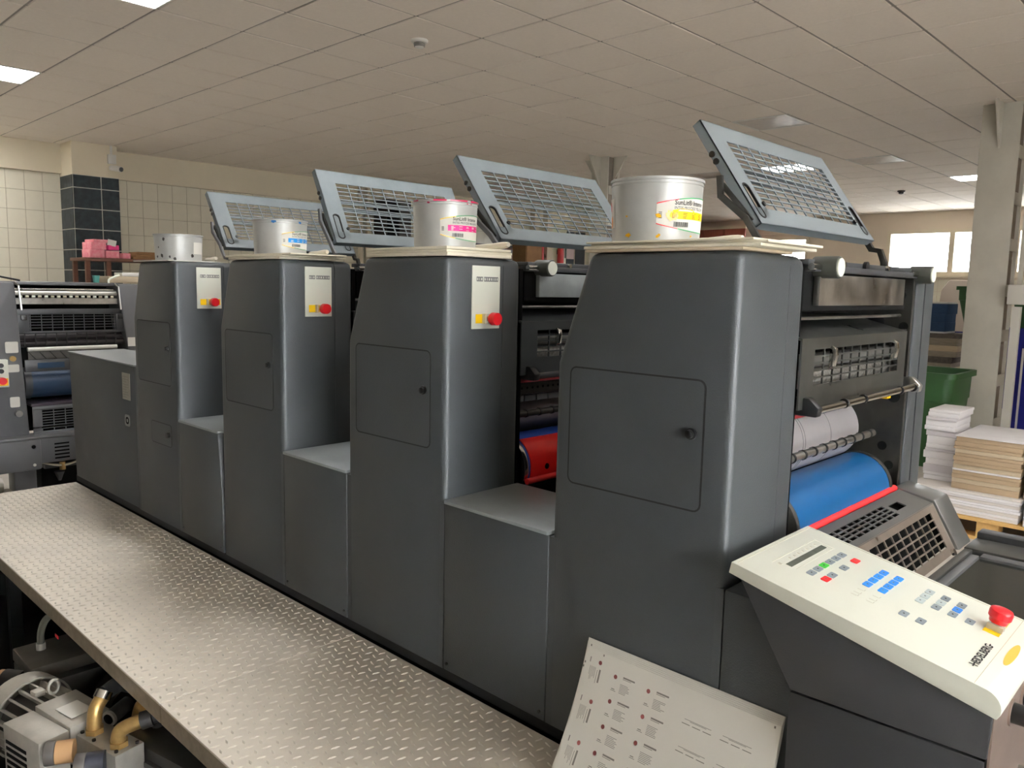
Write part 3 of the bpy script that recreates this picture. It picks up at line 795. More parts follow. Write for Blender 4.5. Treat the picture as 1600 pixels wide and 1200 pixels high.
    if i == 3:
        patch('side_label', cd-math.radians(88), cd-math.radians(66), lambda t: h*.24, lambda t: h*.7, .0006, PAPER, e)
        b = bm_(); A = cd-math.radians(76); vs = [b.verts.new(onc(A+.07*math.cos(q), h*.33+.012*math.sin(q), .0012)) for q in (2*PI*j/12 for j in range(12))]; b.faces.new(vs); mk('ink_smear', b, mat('orange_ink', (230, 140, 30), .4), e)
        b = bm_(); A = cd-math.radians(80); vs = [b.verts.new(onc(A+.05*math.cos(q), h*.58+.01*math.sin(q), .0012)) for q in (2*PI*j/12 for j in range(12))]; b.faces.new(vs); mk('label_logo', b, REDKEY, e)
    return e
ZT = ZP+1.0735
def boards(i, lay, lab):
    e = empty('paper_board', (XRS[i], Y0, ZT), lab, 'paper boards', 'board pads on the unit tops')
    z = 0
    for (u0, u1, v0, v1, t, rz, M_) in lay:
        b = bm_(); add_box(b, (u0, v0, z+.0003), (u1, v1, z+t)); c = Vector(((u0+u1)/2, (v0+v1)/2, 0))
        bmesh.ops.rotate(b, verts=b.verts, cent=c, matrix=Matrix.Rotation(rz, 3, 'Z')); mk('board', b, M_, e, bev=.0015); z += t
    return z
hs = [boards(0, [(-.36, -.04, -.01, .20, .004, .02, PAPER)], 'thin white card under the plain ink can'),
      boards(1, [(-.34, -.01, .0, .21, .007, 0, BOARD), (-.35, .0, -.003, .235, .006, .03, BOARD), (-.33, .05, .01, .21, .005, -.02, BOARD)], 'cream boards stacked under the cyan ink can'),
      boards(2, [(-.325, .002, .0, .222, .009, .0, BOARD), (-.33, -.004, .003, .23, .007, 0, BOARD), (-.328, .0, .0, .222, .007, .0, BOARD)], 'cream boards stacked under the magenta ink can'),
      boards(3, [(-.345, .0, .0, .2, .006, .01, LTAN), (-.35, .03, .0, .24, .006, .02, BOARD), (-.34, .045, .01, .23, .005, -.015, BOARD), (-.345, .02, .0, .22, .004, .0, BOARD)], 'ragged cream boards stacked under the yellow ink can')]
can(0, -3.21, 1.385, ZT+hs[0], .094, .105, 'plain grey ink can with a blank label and dark spots', None, '', 0, INKK, True)
can(1, -2.415, 1.385, ZT+hs[1], .090, .113, 'grey ink can with a cyan striped label', CYAN, 'INT05 PROCESS CYAN', 3, mat('cyan_ink', (20, 90, 150), .3))
can(2, -1.582, 1.385, ZT+hs[2], .086, .120, 'grey ink can with a magenta striped label and red rim', MAGENTA, 'INT05 PROCESS MAGENTA', -9, INKM)
can(3, -.929, 1.385, ZT+hs[3], .0945, .125, 'grey ink can with a yellow striped label and yellow smears', YELPRINT, 'INT05 PROCESS YELLOW', 0, INKY)
for i, (dx, dy) in enumerate(((.02, .17), (.03, .17), (.04, .165), (.05, .16))):
    # white folded cloth roll behind each can
    x0 = (-3.21, -2.415, -1.582, -.929)[i]; z = ZT+hs[i]+.009
    b = bm_(); P_ = [(x0+dx*0, 1.385+.115, z), (x0+.08, 1.385+.10, z+.001), (x0+.15, 1.385+.085, z+.004)]
    add_tube(b, smooth_path(P_, 5), [.0085, .0088, .009, .009, .0085, .0088, .009, .0092, .009, .008, .006], seg=10)
    mk('folded_cloth', b, mat('off_white_cloth', (222, 214, 196), .85), label=['white folded cloth roll behind the plain ink can', 'white folded cloth roll behind the cyan ink can', 'white folded cloth roll behind the magenta ink can', 'white folded cloth roll behind the yellow ink can'][i], cat='cloth', group='cloth rolls behind the cans')

# ================================================================== STEP PLATFORM
px0, px1, py0, py1 = -4.19, -.526, .705, 1.262
e = empty('step_platform', ((px0+px1)/2, (py0+py1)/2, 0), 'long steel tread plate step along the front of the press', 'platform'); eo = Vector(e.location)
SEG = [(px0, -1.815), (-1.812, px1)]
for a, c in SEG:
    b = bm_(); add_box(b, Vector((a, py0, ZP-.006))-eo, Vector((c, py1, ZP))-eo); mk('tread_plate', b, CHECK, e, bev=.001, ang=0)
    b = bm_(); add_box(b, Vector((a, py0, ZP-.05))-eo, Vector((c, py0+.005, ZP-.004))-eo); mk('front_lip', b, LIP, e, bev=.0015, ang=0)
b = bm_(); lv = [(-.0115, 0, 0), (0, -.0033, 0), (.0115, 0, 0), (0, .0033, 0), (-.004, 0, .0027), (.004, 0, .0027)]
lf = ((0, 1, 4), (1, 5, 4), (1, 2, 5), (2, 3, 5), (3, 4, 5), (3, 0, 4))
s = .0262; ca = {0: (math.cos(.0), math.sin(.0)), 1: (math.cos(PI/2), math.sin(PI/2))}
verts, faces = [], []
nx, ny = int((px1-px0)/s), int((py1-py0)/s)
c45, s45 = math.cos(math.radians(14)), math.sin(math.radians(14))
for ix in range(nx):
    for iy in range(ny):
        x = px0+(ix+.5)*s; y = py0+(iy+.5)*s
        k = (ix+iy) % 2; c_, s_ = (c45, -s45) if k else (s45, c45)
        n0 = len(verts)
        for vx, vy, vz in lv: verts.append((x+vx*c_-vy*s_-eo.x, y+vx*s_+vy*c_-eo.y, ZP+vz-.0001))
        faces += [tuple(n0+q for q in f) for f in lf]
b.free(); me = bpy.data.meshes.new('tread_lugs'); me.from_pydata(verts, [], faces); me.materials.append(LUG)
o = bpy.data.objects.new('tread_lugs', me); COL.objects.link(o); o.parent = e; o['kind'] = 'stuff'
for x in (-4.0, -3.35, -1.62, -.6):
    b = bm_(); add_box(b, Vector((x-.02, py0+.05, .0125))-eo, Vector((x+.02, py0+.09, ZP-.006))-eo); mk('leg', b, PITCH, e)
    b = bm_(); add_box(b, Vector((x-.02, py0+.05, ZP-.05))-eo, Vector((x+.02, py1, ZP-.006))-eo); mk('cross_bearer', b, PITCH, e)
b = bm_(); add_box(b, Vector((px0, py0+.006, .013))-eo, Vector((px0+.004, py1-.03, ZP-.007))-eo); mk('end_plate', b, PITCH, e)  # added black plate closing the end so the space below stays dark
b = bm_(); add_box(b, Vector((px0, py1-.02, ZP-.05))-eo, Vector((px1, py1, ZP-.006))-eo); mk('rear_bearer', b, PITCH, e)

# printed sheets leaning on the press
e = empty('printed_sheets', (-.75, 1.2, ZP), 'stack of printed business card sheets leaning against the press beside the console', 'printed sheets'); eo = Vector(e.location)
def S(x, q, off=0.):
    y = 1.2535-.069*q-.05*q*q; z = 1.5-.742-.25*q
    ty, tz = -.07-.1*q, -.25; l = math.hypot(ty, tz); nv = Vector((0, tz/l, -ty/l))  # toward the viewer
    return Vector((x, y, z))+nv*off-eo
def sheet(x0, x1, q0, q1, off, M_, nm):
    b = bm_(); n = 12; t = .0012
    G = [[[b.verts.new(S(x, q0+(q1-q0)*k/n, off+h)) for x in (x0, x1)] for h in (0, t)] for k in range(n+1)]
    for p, r in zip(G, G[1:]):
        b.faces.new((p[1][0], r[1][0], r[1][1], p[1][1])); b.faces.new((p[0][0], p[0][1], r[0][1], r[0][0]))
        b.faces.new((p[0][0], r[0][0], r[1][0], p[1][0])); b.faces.new((p[0][1], p[1][1], r[1][1], r[0][1]))
    b.faces.new((G[0][0][0], G[0][1][0], G[0][1][1], G[0][0][1])); b.faces.new((G[-1][0][0], G[-1][0][1], G[-1][1][1], G[-1][1][0]))
    return mk(nm, b, M_, e)
for k in range(6):
    sheet(-.972+.002*k+random.uniform(-.002, .002), -.5385+random.uniform(-.001, .001), -.062+.012*k, 1.0, -.0065+k*.0016, SHEETM, 'sheet')
OFF = -.0065+5*.0016+.0012
b = bm_()
def bar(b, x0, x1, q0, q1, off=OFF+.0003): b.faces.new([b.verts.new(S(x, q, off)) for x, q in ((x0, q1), (x1, q1), (x1, q0), (x0, q0))])
rnd = random.Random(3)
def disc(x, q, r):
    bd = bm_(); bd.faces.new([bd.verts.new(S(x+r*math.cos(a), q+r/.255*math.sin(a), OFF+.0003)) for a in (2*PI*k/14 for k in range(14))])
    mk('card_logo', bd, LOGOM, e, ang=0)
for cx in (-.883, -.804):
    for r in range(5):
        q = .137+r*.1845
        if q > .97: continue
        disc(cx, q, .0042)
        bar(b, cx+.018, cx+.046, q-.023, q-.011); bar(b, cx+.018, cx+.038, q-.006, q-.002)
        for k in range(7):
            if q+.04+k*.011 < .99: bar(b, cx+.0145, cx+.0145+.028*rnd.uniform(.55, 1), q+.036+k*.0105, q+.0395+k*.0105)
        bar(b, cx-.004, cx+.004, q+.088, q+.094); bar(b, cx-.005, cx+.007, q+.1, q+.104)
for r in range(3):                                   # cards printed sideways at the left
    q = .085+r*.297; disc(-.925, q, .0042)
    bar(b, -.924, -.920, q+.05, q+.15); bar(b, -.929, -.928, q+.06, q+.16)
    for k in range(6): bar(b, -.934-k*.0028, -.9332-k*.0028, q+.045, q+.045+.11*rnd.uniform(.6, 1))
    bar(b, -.951, -.949, q-.02, q+.02)
for cx in (-.692, -.613):                            # captions of the card backs (their square codes left out)
    for r in range(4):
        q = .243+r*.187
        bar(b, cx-.026, cx+.03, q-.034, q-.031); bar(b, cx-.014, cx+.02, q-.027, q-.024)
        for k in range(3): bar(b, cx-.03+k*.022, cx-.013+k*.022, q-.004, q+.001)
for x, q in ((-.955, -.02), (-.55, .02), (-.962, .12), (-.964, .155), (-.92, .02)): bar(b, x-.0015, x+.0015, q-.008, q+.008)
mk('card_text', b, mat('grey_card_text', (132, 128, 120), .7), e, ang=0, kind='stuff')

# ================================================================== CONTROL CONSOLE
A = Vector((-.634, 1.22, 1.5-.464)); sd = Vector((.98, 0, -.2)).normalized(); nd = Vector((.2, 0, .98)).normalized(); td = Vector((0, 1, 0))
e = empty('control_console', (-.37, 1.37, 0), 'cream topped control console with coloured keys and a red stop button', 'control console'); eo = Vector(e.location)
def K(s, t, h): return A+sd*s+td*t+nd*h-eo
def kprism(b, pts, h0, h1):
    P = [b.verts.new(K(s, t, h0)) for s, t in pts]; Q = [b.verts.new(K(s, t, h1)) for s, t in pts]; n = len(pts)
    b.faces.new(P[::-1]); b.faces.new(Q)
    for i in range(n): b.faces.new((P[i], P[(i+1) % n], Q[(i+1) % n], Q[i]))
W = .312
prof = [(0, -.021), (0, 0)]+[(.405, 0)]+[(.405+.026*math.sin(a), -.026+.026*math.cos(a)) for a in (PI/2*k/6 for k in range(1, 7))]+[(.428, -.036)]
b = bm_(); P = [b.verts.new(K(s, 0, h)) for s, h in prof]; Q = [b.verts.new(K(s, W, h)) for s, h in prof]; n = len(prof)
b.faces.new(P); b.faces.new(Q[::-1])
for i in range(n): b.faces.new((P[i], Q[i], Q[(i+1) % n], P[(i+1) % n]))
lid = mk('console_top', b, CREAM, e, bev=.0012)
lo = Vector(lid.location)
def kp(nm, pts, h0, h1, M_, par=None, **kw):
    b = bm_(); kprism(b, pts, h0, h1)
    if par:
        for v in b.verts: v.co -= Vector(par.location)
    return mk(nm, b, M_, par or e, **kw)
# printed outlines and the seam
b = bm_()
def kline(s0, t0, s1, t1, w=.0008):
    d = Vector((s1-s0, t1-t0)).normalized(); q = Vector((-d.y, d.x))*w/2
    kprism(b, [(s0+q.x, t0+q.y), (s0-q.x, t0-q.y), (s1-q.x, t1-q.y), (s1+q.x, t1+q.y)], 0, .0004)
kline(.389, .002, .389, .31); kline(.008, .008, .008, .304); kline(.008, .304, .389, .304)
for v in b.verts: v.co -= lo
mk('seam_lines', b, CREAMEDGE, lid, ang=0)
b = bm_()
for (s0, t0, s1, t1) in ((.04, .075, .04, .255), (.04, .255, .078, .255), (.078, .255, .078, .09)): kline(s0, t0, s1, t1)
for k in range(7): kprism(b, [(.048, .12+k*.018), (.053, .12+k*.018), (.053, .126+k*.018), (.048, .126+k*.018)], 0, .0004)
kprism(b, [(.048, .078), (.055, .078), (.055, .086), (.048, .086)], 0, .0004)
for t0 in (.10, .112, .13):
    for s0 in (.176, .202): kline(s0-.004, t0, s0+.006, t0)
    kline(.183, t0, .183, t0+.008); kline(.209, t0, .209, t0+.008)
for v in b.verts: v.co -= lo
mk('panel_print', b, PALEPRINT, lid, ang=0)
kp('display', [(.058, .091), (.0695, .091), (.0695, .243), (.058, .243)], -.001, .0005, LCD)
def key(s, t, M_): return kp('key', rrect(s-.0065, s+.0065, t-.0108, t+.0108, .0022, 2), 0, .0011, M_)
keys = []
for k, t in enumerate((.105, .132, .158, .185, .212, .239)): keys.append((.1, t, GREENKEY if k == 2 else GREYKEY))
keys += [(.1255, .240, REDKEY), (.1255, .187, GREYKEY), (.1255, .107, REDKEY), (.1255, .134, GREYKEY)]
for k in range(4): keys += [(.1765, .164+.0265*k, BLUEKEY), (.202, .167+.0263*k, BLUEKEY)]
for k in range(3): keys += [(.2545, .197+.0262*k, LIGHTKEY), (.280, .199+.0263*k, LIGHTKEY if k == 1 else GREYKEY), (.3057, .2+.0265*k, BLUEKEY if k == 1 else GREYKEY)]
keys += [(.254, .116, GREYKEY), (.280, .118, GREYKEY), (.332, .202, GREYKEY)]
for s_, t_, M_ in keys:
    kk = key(s_, t_, M_)
    b = bm_(); kprism(b, [(s_-.0015, t_-.002), (s_+.001, t_-.002), (s_+.001, t_+.0015), (s_-.0015, t_+.0015)], .0011, .0014)
    for v in b.verts: v.co -= Vector(kk.location)
    mk('key_symbol', b, INKBLACK if M_ in (GREYKEY, GREENKEY) else INKGREY, kk, ang=0)
# emergency stop
kp('yellow_plate', [(.3525, .193), (.3765, .193), (.3765, .272), (.3525, .272)], 0, .0006, YELLOW)
es = (.3655, .223)
b = bm_(); kprism(b, [(es[0]+.0125*math.cos(a), es[1]+.0125*math.sin(a)) for a in (2*PI*k/20 for k in range(20))], .0006, .013); mk('stop_collar', b, CHROME, e)
b = bm_(); kprism(b, [(es[0]-.012, es[1]-.016), (es[0]+.012, es[1]-.016), (es[0]+.012, es[1]-.011), (es[0]-.012, es[1]-.011)], .0006, .01); mk('stop_guard', b, CREAMEDGE, e)
b = bm_(); rings = []
for r, h in ((.0135, .012), (.0145, .018), (.0172, .021), (.0176, .030), (.0165, .0335), (.012, .035)):
    rings.append([b.verts.new(K(es[0]+r*math.cos(a), es[1]+r*math.sin(a), h)) for a in (2*PI*k/28 for k in range(28))])
for p, q in zip(rings, rings[1:]):
    for k in range(28): b.faces.new((p[k], p[(k+1) % 28], q[(k+1) % 28], q[k]))
b.faces.new(rings[0][::-1]); b.faces.new(rings[-1]); mk('stop_button', b, RED, e)
# maker's name, reading along the cross axis
vs, fs = text_geo('HEIDELBERG', .0165, .00035)
wid = max(v.x for v in vs); sc = .094/wid
b = bm_(); add_mapped(b, vs, fs, lambda v: K(.3795-v.y, .054+v.x*sc, .0007)); mk('maker_name', b, INKBLACK, e, ang=0)
b = bm_(); kprism(b, [(.3735, .0500), (.3752, .0500), (.3752, .056), (.3735, .056)], .0003, .0007); kprism(b, [(.3735, .146), (.3752, .146), (.3752, .1525), (.3735, .1525)], .0003, .0007); mk('name_flourish', b, INKBLACK, e, ang=0)
b = bm_(); kprism(b, [(.405+.0065*math.cos(a), .15+.047*math.sin(a)) for a in (2*PI*k/24 for k in range(24))], -.0005, .0006); mk('orange_sticker', b, ORANGE, e)
# body
xa, xb = A.x-eo.x, A.x-eo.x
def wx(x): return x-eo.x
y0_, y1_ = 1.226-eo.y, 1.522-eo.y
b = bm_(); add_prism(b, [(wx(-.622), 1.012), (wx(-.226), .9305), (wx(-.230), .848), (wx(-.519), .843)], 'y', y0_, y1_); mk('upper_body', b, mat('console_paint', (50, 51, 53), .46, bump=.12, bscale=420, var=.05), e, bev=.003)
b = bm_(); add_prism(b, [(wx(-.521), .839), (wx(-.232), .844), (wx(-.232), 0), (wx(-.521), 0)], 'y', y0_+.003, y1_); mk('lower_body', b, MATS['console_paint'], e, bev=.003)
b = bm_(); add_prism(b, [(wx(-.620), 1.015), (wx(-.224), .934), (wx(-.224), .929), (wx(-.620), 1.009)], 'y', y0_-.002, y1_); mk('gasket', b, RUBBER, e)
EB = mat('end_plate_metal', (150, 134, 124), .4, .4, var=.08, vscale=10)
box('end_plate', (wx(-.2298), y0_+.004, .55), (wx(-.2265), y1_-.002, .925), EB, e)
for (y, z) in ((1.342, .878), (1.425, .873)):
    q = cyl('black_knob', (wx(-.227), y-eo.y, z), (wx(-.188), y-eo.y, z), .0155, BLACK, e, seg=20, bev=.002)
    b = bm_(); add_cyl(b, (wx(-.2266), y-eo.y, z), (wx(-.2235), y-eo.y, z), .021, seg=20); mk('knob_base', b, EB, e)
for k in range(5): box('vent_slot', (wx(-.2268), 1.24-eo.y+k*.02, .66), (wx(-.2258), 1.244-eo.y+k*.02, .78-.012*k), PITCH, e)
b = bm_(); add_tube(b, [(wx(-.2265), 1.28-eo.y, .74), (wx(-.20), 1.28-eo.y, .74), (wx(-.20), 1.45-eo.y, .74), (wx(-.2265), 1.45-eo.y, .74)], .005); mk('pull_handle', b, STEEL, e)

# ================================================================== FEEDER GUARD AND TABLE
gy0_, gy1_ = 1.545, 2.135
e = empty('feeder_guard', (-.58, 1.86, .75), 'perforated steel guard beside the blue cylinder behind the console', 'machine guard'); eo = Vector(e.location)
a0 = Vector((-.652, 0, 1.5-.497)); a1 = Vector((-.57, 0, 1.5-.517)); a2 = Vector((-.508, 0, 1.5-.627))
GS = mat('guard_steel', (192, 180, 168), .34, .85, var=.15, vscale=14, rvar=.08)
GSD = mat('guard_top_steel', (150, 152, 150), .36, .8, var=.12, vscale=12, rvar=.08)
def plate(b, p, q, s0, s1, y0, y1, t=.003):
    d = (q-p).normalized(); n = Vector((-d.z, 0, d.x)); n = n if n.z > 0 else -n
    V = [b.verts.new(p+d*s+Vector((0, y, 0))+n*h-eo) for s in (s0, s1) for y in (y0, y1) for h in (-t, 0)]
    for f in ((0, 1, 3, 2), (4, 6, 7, 5), (0, 4, 5, 1), (2, 3, 7, 6), (0, 2, 6, 4), (1, 5, 7, 3)): b.faces.new([V[k] for k in f])
Lt = (a1-a0).length; Lf = (a2-a1).length
ys0, ys1 = gy0_+.07, gy0_+.40; st0, st1 = .022, .066
b = bm_(); plate(b, a0, a1, 0, st0, gy0_, gy1_); plate(b, a0, a1, st1, Lt+.001, gy0_, gy1_); plate(b, a0, a1, st0, st1, gy0_, ys0)
hy0, hy1 = ys1+.02, ys1+.085
plate(b, a0, a1, st0, st1, ys1, hy0); plate(b, a0, a1, st0, st0+.008, hy0, hy1); plate(b, a0, a1, st0+.032, st1, hy0, hy1); plate(b, a0, a1, st0, st1, hy1, gy1_)
tp_ = mk('top_plate', b, GSD, e, ang=0)
for k in range(1, 9):
    b = bm_(); y = ys0+(ys1-ys0)*k/9; plate(b, a0, a1, st0, st1, y-.003, y+.003)
    for v in b.verts: v.co -= Vector(tp_.location)
    mk('slot_bar', b, GSD, tp_, ang=0)
for k in range(1, 4):
    b = bm_(); s_ = st0+(st1-st0)*k/4; plate(b, a0, a1, s_-.0017, s_+.0017, ys0, ys1)
    for v in b.verts: v.co -= Vector(tp_.location)
    mk('slot_bar', b, GSD, tp_, ang=0)
fy0, fy1 = gy0_+.04, gy0_+.545; f0, f1 = .017, .106
b = bm_(); plate(b, a1, a2, -.001, f0, gy0_, gy1_); plate(b, a1, a2, f1, Lf, gy0_, gy1_); plate(b, a1, a2, f0, f1, gy0_, fy0); plate(b, a1, a2, f0, f1, fy1, gy1_)
fp = mk('grille_frame', b, GS, e, ang=0)
nc = 11
for k in range(1, nc):
    b = bm_(); y = fy0+(fy1-fy0)*k/nc; plate(b, a1, a2, f0, f1, y-.0025, y+.0025)
    for v in b.verts: v.co -= Vector(fp.location)
    mk('grille_bar', b, GS, fp, ang=0)
for k in range(1, 5):
    b = bm_(); s_ = f0+(f1-f0)*k/5; plate(b, a1, a2, s_-.0017, s_+.0017, fy0, fy1)
    for v in b.verts: v.co -= Vector(fp.location)
    mk('grille_bar', b, GS, fp, ang=0)
b = bm_(); q = a1+(a2-a1)*.97+Vector((0, gy1_-.03, 0))-eo; nn = Vector((.87, 0, .49)); add_cyl(b, q, q+nn*.008, .008, seg=14); mk('screw', b, CHROME, e)
# end cap
b = bm_(); add_prism(b, [(a0.x-.012-eo.x, a0.z+.005-eo.z), (a1.x+.003-eo.x, a1.z+.006-eo.z), (a2.x+.006-eo.x, a2.z+.002-eo.z), (a2.x-.03-eo.x, a2.z+.002-eo.z), (a0.x-.012-eo.x, a2.z+.002-eo.z)], 'y', gy1_+.004-eo.y, 2.245-eo.y); mk('end_cap', b, GSD, e, bev=.004)
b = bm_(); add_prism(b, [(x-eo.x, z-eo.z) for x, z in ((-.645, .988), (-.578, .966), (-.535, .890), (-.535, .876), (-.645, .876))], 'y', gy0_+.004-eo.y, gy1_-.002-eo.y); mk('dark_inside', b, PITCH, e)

e = empty('feed_table', (-.05, 1.95, 0), 'dark glass topped feed table behind the console at the right edge', 'feed table'); eo = Vector(e.location)
TM = mat('table_frame_metal', (98, 99, 97), .42, .5, var=.1, vscale=9)
zt = 1.5-.634
for nm, (xa_, xb_, ya_, yb_), z1, M_ in (('rail', (-.504, -.485, 1.545, 2.245), zt+.004, TM), ('rail', (-.482, -.462, 1.545, 2.16), zt+.002, GTO), ('rail', (-.46, .9, 2.15, 2.185), zt+.003, GTO), ('rail', (-.505, .9, 2.19, 2.30), zt+.007, TM), ('rail', (-.505, .9, 2.31, 2.36), zt+.02, GTOD)):
    box(nm, (xa_-eo.x, ya_-eo.y, zt-.03), (xb_-eo.x, yb_-eo.y, z1), M_, e, bev=.003)
box('glass_top', (-.46-eo.x, 1.545-eo.y, zt-.012), (.9-eo.x, 2.15-eo.y, zt-.004), GLASSDK, e)
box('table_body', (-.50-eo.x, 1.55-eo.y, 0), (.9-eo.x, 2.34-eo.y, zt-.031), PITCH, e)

# ================================================================== VACUUM PUMP under the step
box('shade_sheet', (-5.6, .05, 0), (-.53, 1.29, .012), PITCH, label='black sheet added on the floor, standing in for shade under the step', cat='shade sheet')  # added black sheet, puts the shade under the step into the floor colour
e = empty('vacuum_pump', (-2.15, .56, .0125), 'pale grey vacuum pump with brass elbows under the step', 'vacuum pump', rz=math.radians(12))
ZB = .322
b = bm_(); add_box(b, (-.165, -.037, .05), (.012, .041, ZB)); mk('pump_cover', b, ALU, e, bev=.004)
for k in range(9): box('vent_slot', (-.15, -.0385, ZB-.05-.018*k), (-.05, -.0365, ZB-.041-.018*k), PITCH, e)
b = bm_(); add_prism(b, [(-.162, ZB-.1), (.012, ZB-.1), (.012, ZB+.004), (-.160, ZB+.012)], 'y', .043, .155); mk('terminal_cover', b, ALU, e, bev=.003)
box('rating_plate', (-.10, .065, ZB+.0095), (-.02, .125, ZB+.0108), PAPER, e)
MY, MZ = .115, .215
cyl('motor_body', (-.33, MY, MZ), (-.166, MY, MZ), .088, PUMPDK, e, seg=32)
for k in range(20):
    a = 2*PI*k/20; c_ = Vector((-.248, MY+.092*math.cos(a), MZ+.092*math.sin(a)))
    b = bm_(); d_ = Vector((0, math.cos(a), math.sin(a))); t_ = Vector((0, -math.sin(a), math.cos(a)))*.003
    V = [b.verts.new(c_+Vector((sx*.08, 0, 0))+d_*dd+t_*st_) for sx in (-1, 1) for dd in (-.01, .012) for st_ in (-1, 1)]
    for f in ((0, 1, 3, 2), (4, 6, 7, 5), (0, 4, 5, 1), (2, 3, 7, 6), (0, 2, 6, 4), (1, 5, 7, 3)): b.faces.new([V[q] for q in f])
    mk('cooling_fin', b, ALU, e, ang=0)
b = bm_()
R1 = [[b.verts.new((x, MY+r*math.cos(2*PI*k/36), MZ+r*math.sin(2*PI*k/36))) for k in range(36)] for x, r in ((-.405, .08), (-.395, .108), (-.38, .115), (-.315, .117), (-.315, .111), (-.36, .109))]
for p_, q in zip(R1, R1[1:]):
    for k in range(36): b.faces.new((p_[k], p_[(k+1) % 36], q[(k+1) % 36], q[k]))
b.faces.new(R1[0][::-1]); mk('fan_shroud', b, ALU, e)
b = bm_(); n = 20; add_tube(b, [(-.21, MY+.005+.015*math.cos(2*PI*k/n), ZB+.018+.019*math.sin(2*PI*k/n)) for k in range(n+1)], .005, 8); mk('lifting_eye', b, ALU, e)
box('fin_bracket', (-.27, MY-.03, ZB-.012), (-.24, MY, ZB+.004), ALU, e, bev=.003)
VT = .3025
b = bm_(); add_box(b, (.0135, .056, .05), (.19, .135, VT)); mk('valve_block', b, ALU, e, bev=.003)
for (x, y) in ((.03, .115), (.02, .07), (.08, .066), (.09, .122), (.175, .068), (.18, .122)): cyl('bolt', (x, y, VT-.001), (x, y, VT+.005), .005, PUMPDK, e, seg=8)
for n_, (x, y, x2, y2, z2) in enumerate(((.043, .09, .036, .118, VT+.083), (.152, .09, .192, .135, VT+.062))):
    b = bm_(); P_ = smooth_path([(x, y, VT), (x, y, VT+.03), (x*.75+x2*.25, y*.75+y2*.25, VT+(z2-VT)*.75), (x2, y2, z2)], 6); add_tube(b, P_, .0185, 14); mk('brass_elbow', b, BRASS, e)
    b = bm_(); add_cyl(b, (x, y, VT), (x, y, VT+.014), .024, seg=6); mk('elbow_nut', b, BRASS, e)
    dx, dy = x2-x, y2-y
    b = bm_(); add_cyl(b, (x2-dx*.1, y2-dy*.1, z2-.003), (x2+dx*.35, y2+dy*.35, z2+(.012 if n_ == 0 else .004)), .0225, seg=18); mk('hose_clip', b, CHROME if n_ == 0 else PUMPDK, e)
    b = bm_(); add_tube(b, smooth_path([(x2+dx*.3, y2+dy*.3, z2+.006), (x2+dx*.8+.0, y2+.06, z2+.01), (x2+dx, y2+.14, z2-.05)], 6), .0205, 12); mk('hose', b, RUBBER, e)
for n_, (x, y, x2, y2, z, M_) in enumerate(((.032, -.032, .075, .018, .300, FILTER), (.118, -.005, .162, .046, .285, mat('dark_filter', (36, 38, 48), .5)))):
    p0 = Vector((x, y, z)); p1 = Vector((x2, y2, z)); d_ = (p1-p0)
    cyl('filter_cap', p0, p0+d_*.38, .029, mat('filter_cap_grey', (88, 84, 80), .5), e, seg=24, bev=.003)
    cyl('filter_body', p0+d_*.39, p1, .028, M_, e, seg=24); cyl('cap_disc', p0-d_*.03, p0+d_*.002, .019, BLACK, e)
b = bm_(); add_box(b, (.0135, .137, .0), (.5, .26, .285)); mk('pump_base', b, PUMPDK, e, bev=.01)
box('pump_foot', (-.3, .0, 0), (.19, .13, .05), PUMPDK, e)
for k in range(5): box('cooling_rib', (.2, .125, .06+.045*k), (.49, .137, .075+.045*k), PUMPDK, e)
cyl('pipe_stub', (.02, .20, ZB+.005), (.035, .14, ZB-.004), .02, PUMPDK, e, seg=20)
b = bm_(); add_cyl(b, (.035, .14, ZB-.004), (.037, .132, ZB-.005), .021, seg=20); mk('pipe_rim', b, ALU, e)
b = bm_(); add_cyl(b, (.0365, .133, ZB-.005), (.0375, .1295, ZB-.0055), .014, seg=20); mk('pipe_bore', b, PITCH, e)
b = bm_(); add_tube(b, smooth_path([(.08, .19, .285), (.09, .19, .33), (.11, .19, .352), (.16, .185, .345)], 5), .02, 12); mk('brass_elbow', b, BRASS, e)
cyl('hose_clip', (.16, .185, .345), (.19, .18, .338), .022, PUMPDK, e)
# darker second pump
e = empty('vacuum_pump', (-2.80, .745, .0125), 'dark oily pump in shadow behind the pale pump', 'vacuum pump')
b = bm_(); add_box(b, (-.05, -.1, .0), (.2, .12, .255)); mk('pump_body', b, PUMPDK, e, bev=.012)
b = bm_(); add_box(b, (-.03, -.105, .255), (.17, .09, .297)); mk('pump_lid', b, mat('pump_lid_metal', (82, 78, 70), .5, .4, var=.2, vscale=20), e, bev=.006)
cyl('filter_body', (.035, -.155, .237), (.05, -.145, .237), .027, FILTER, e); cyl('filter_cap', (.05, -.145, .237), (.10, -.11, .237), .03, PUMPDK, e)
cyl('hose_fitting', (.04, -.04, .297), (.04, -.04, .318), .014, ALU, e, seg=12)
b = bm_(); add_tube(b, smooth_path([(.04, -.04, .315), (.05, -.04, .36), (.08, -.03, .41), (.13, .0, .45)], 7), .011, 10); mk('hose', b, HOSE, e)
b = bm_(); add_tube(b, smooth_path([(.34, .1, .0), (.34, .1, .2), (.37, .12, .40)], 7), .013, 10); mk('hose', b, HOSE, e)
box('red_tag', (.12, -.02, .36), (.15, -.018, .37), RED, e)
cyl('motor', (.22, .13, .16), (.36, .13, .16), .08, PUMPDK, e, seg=24)

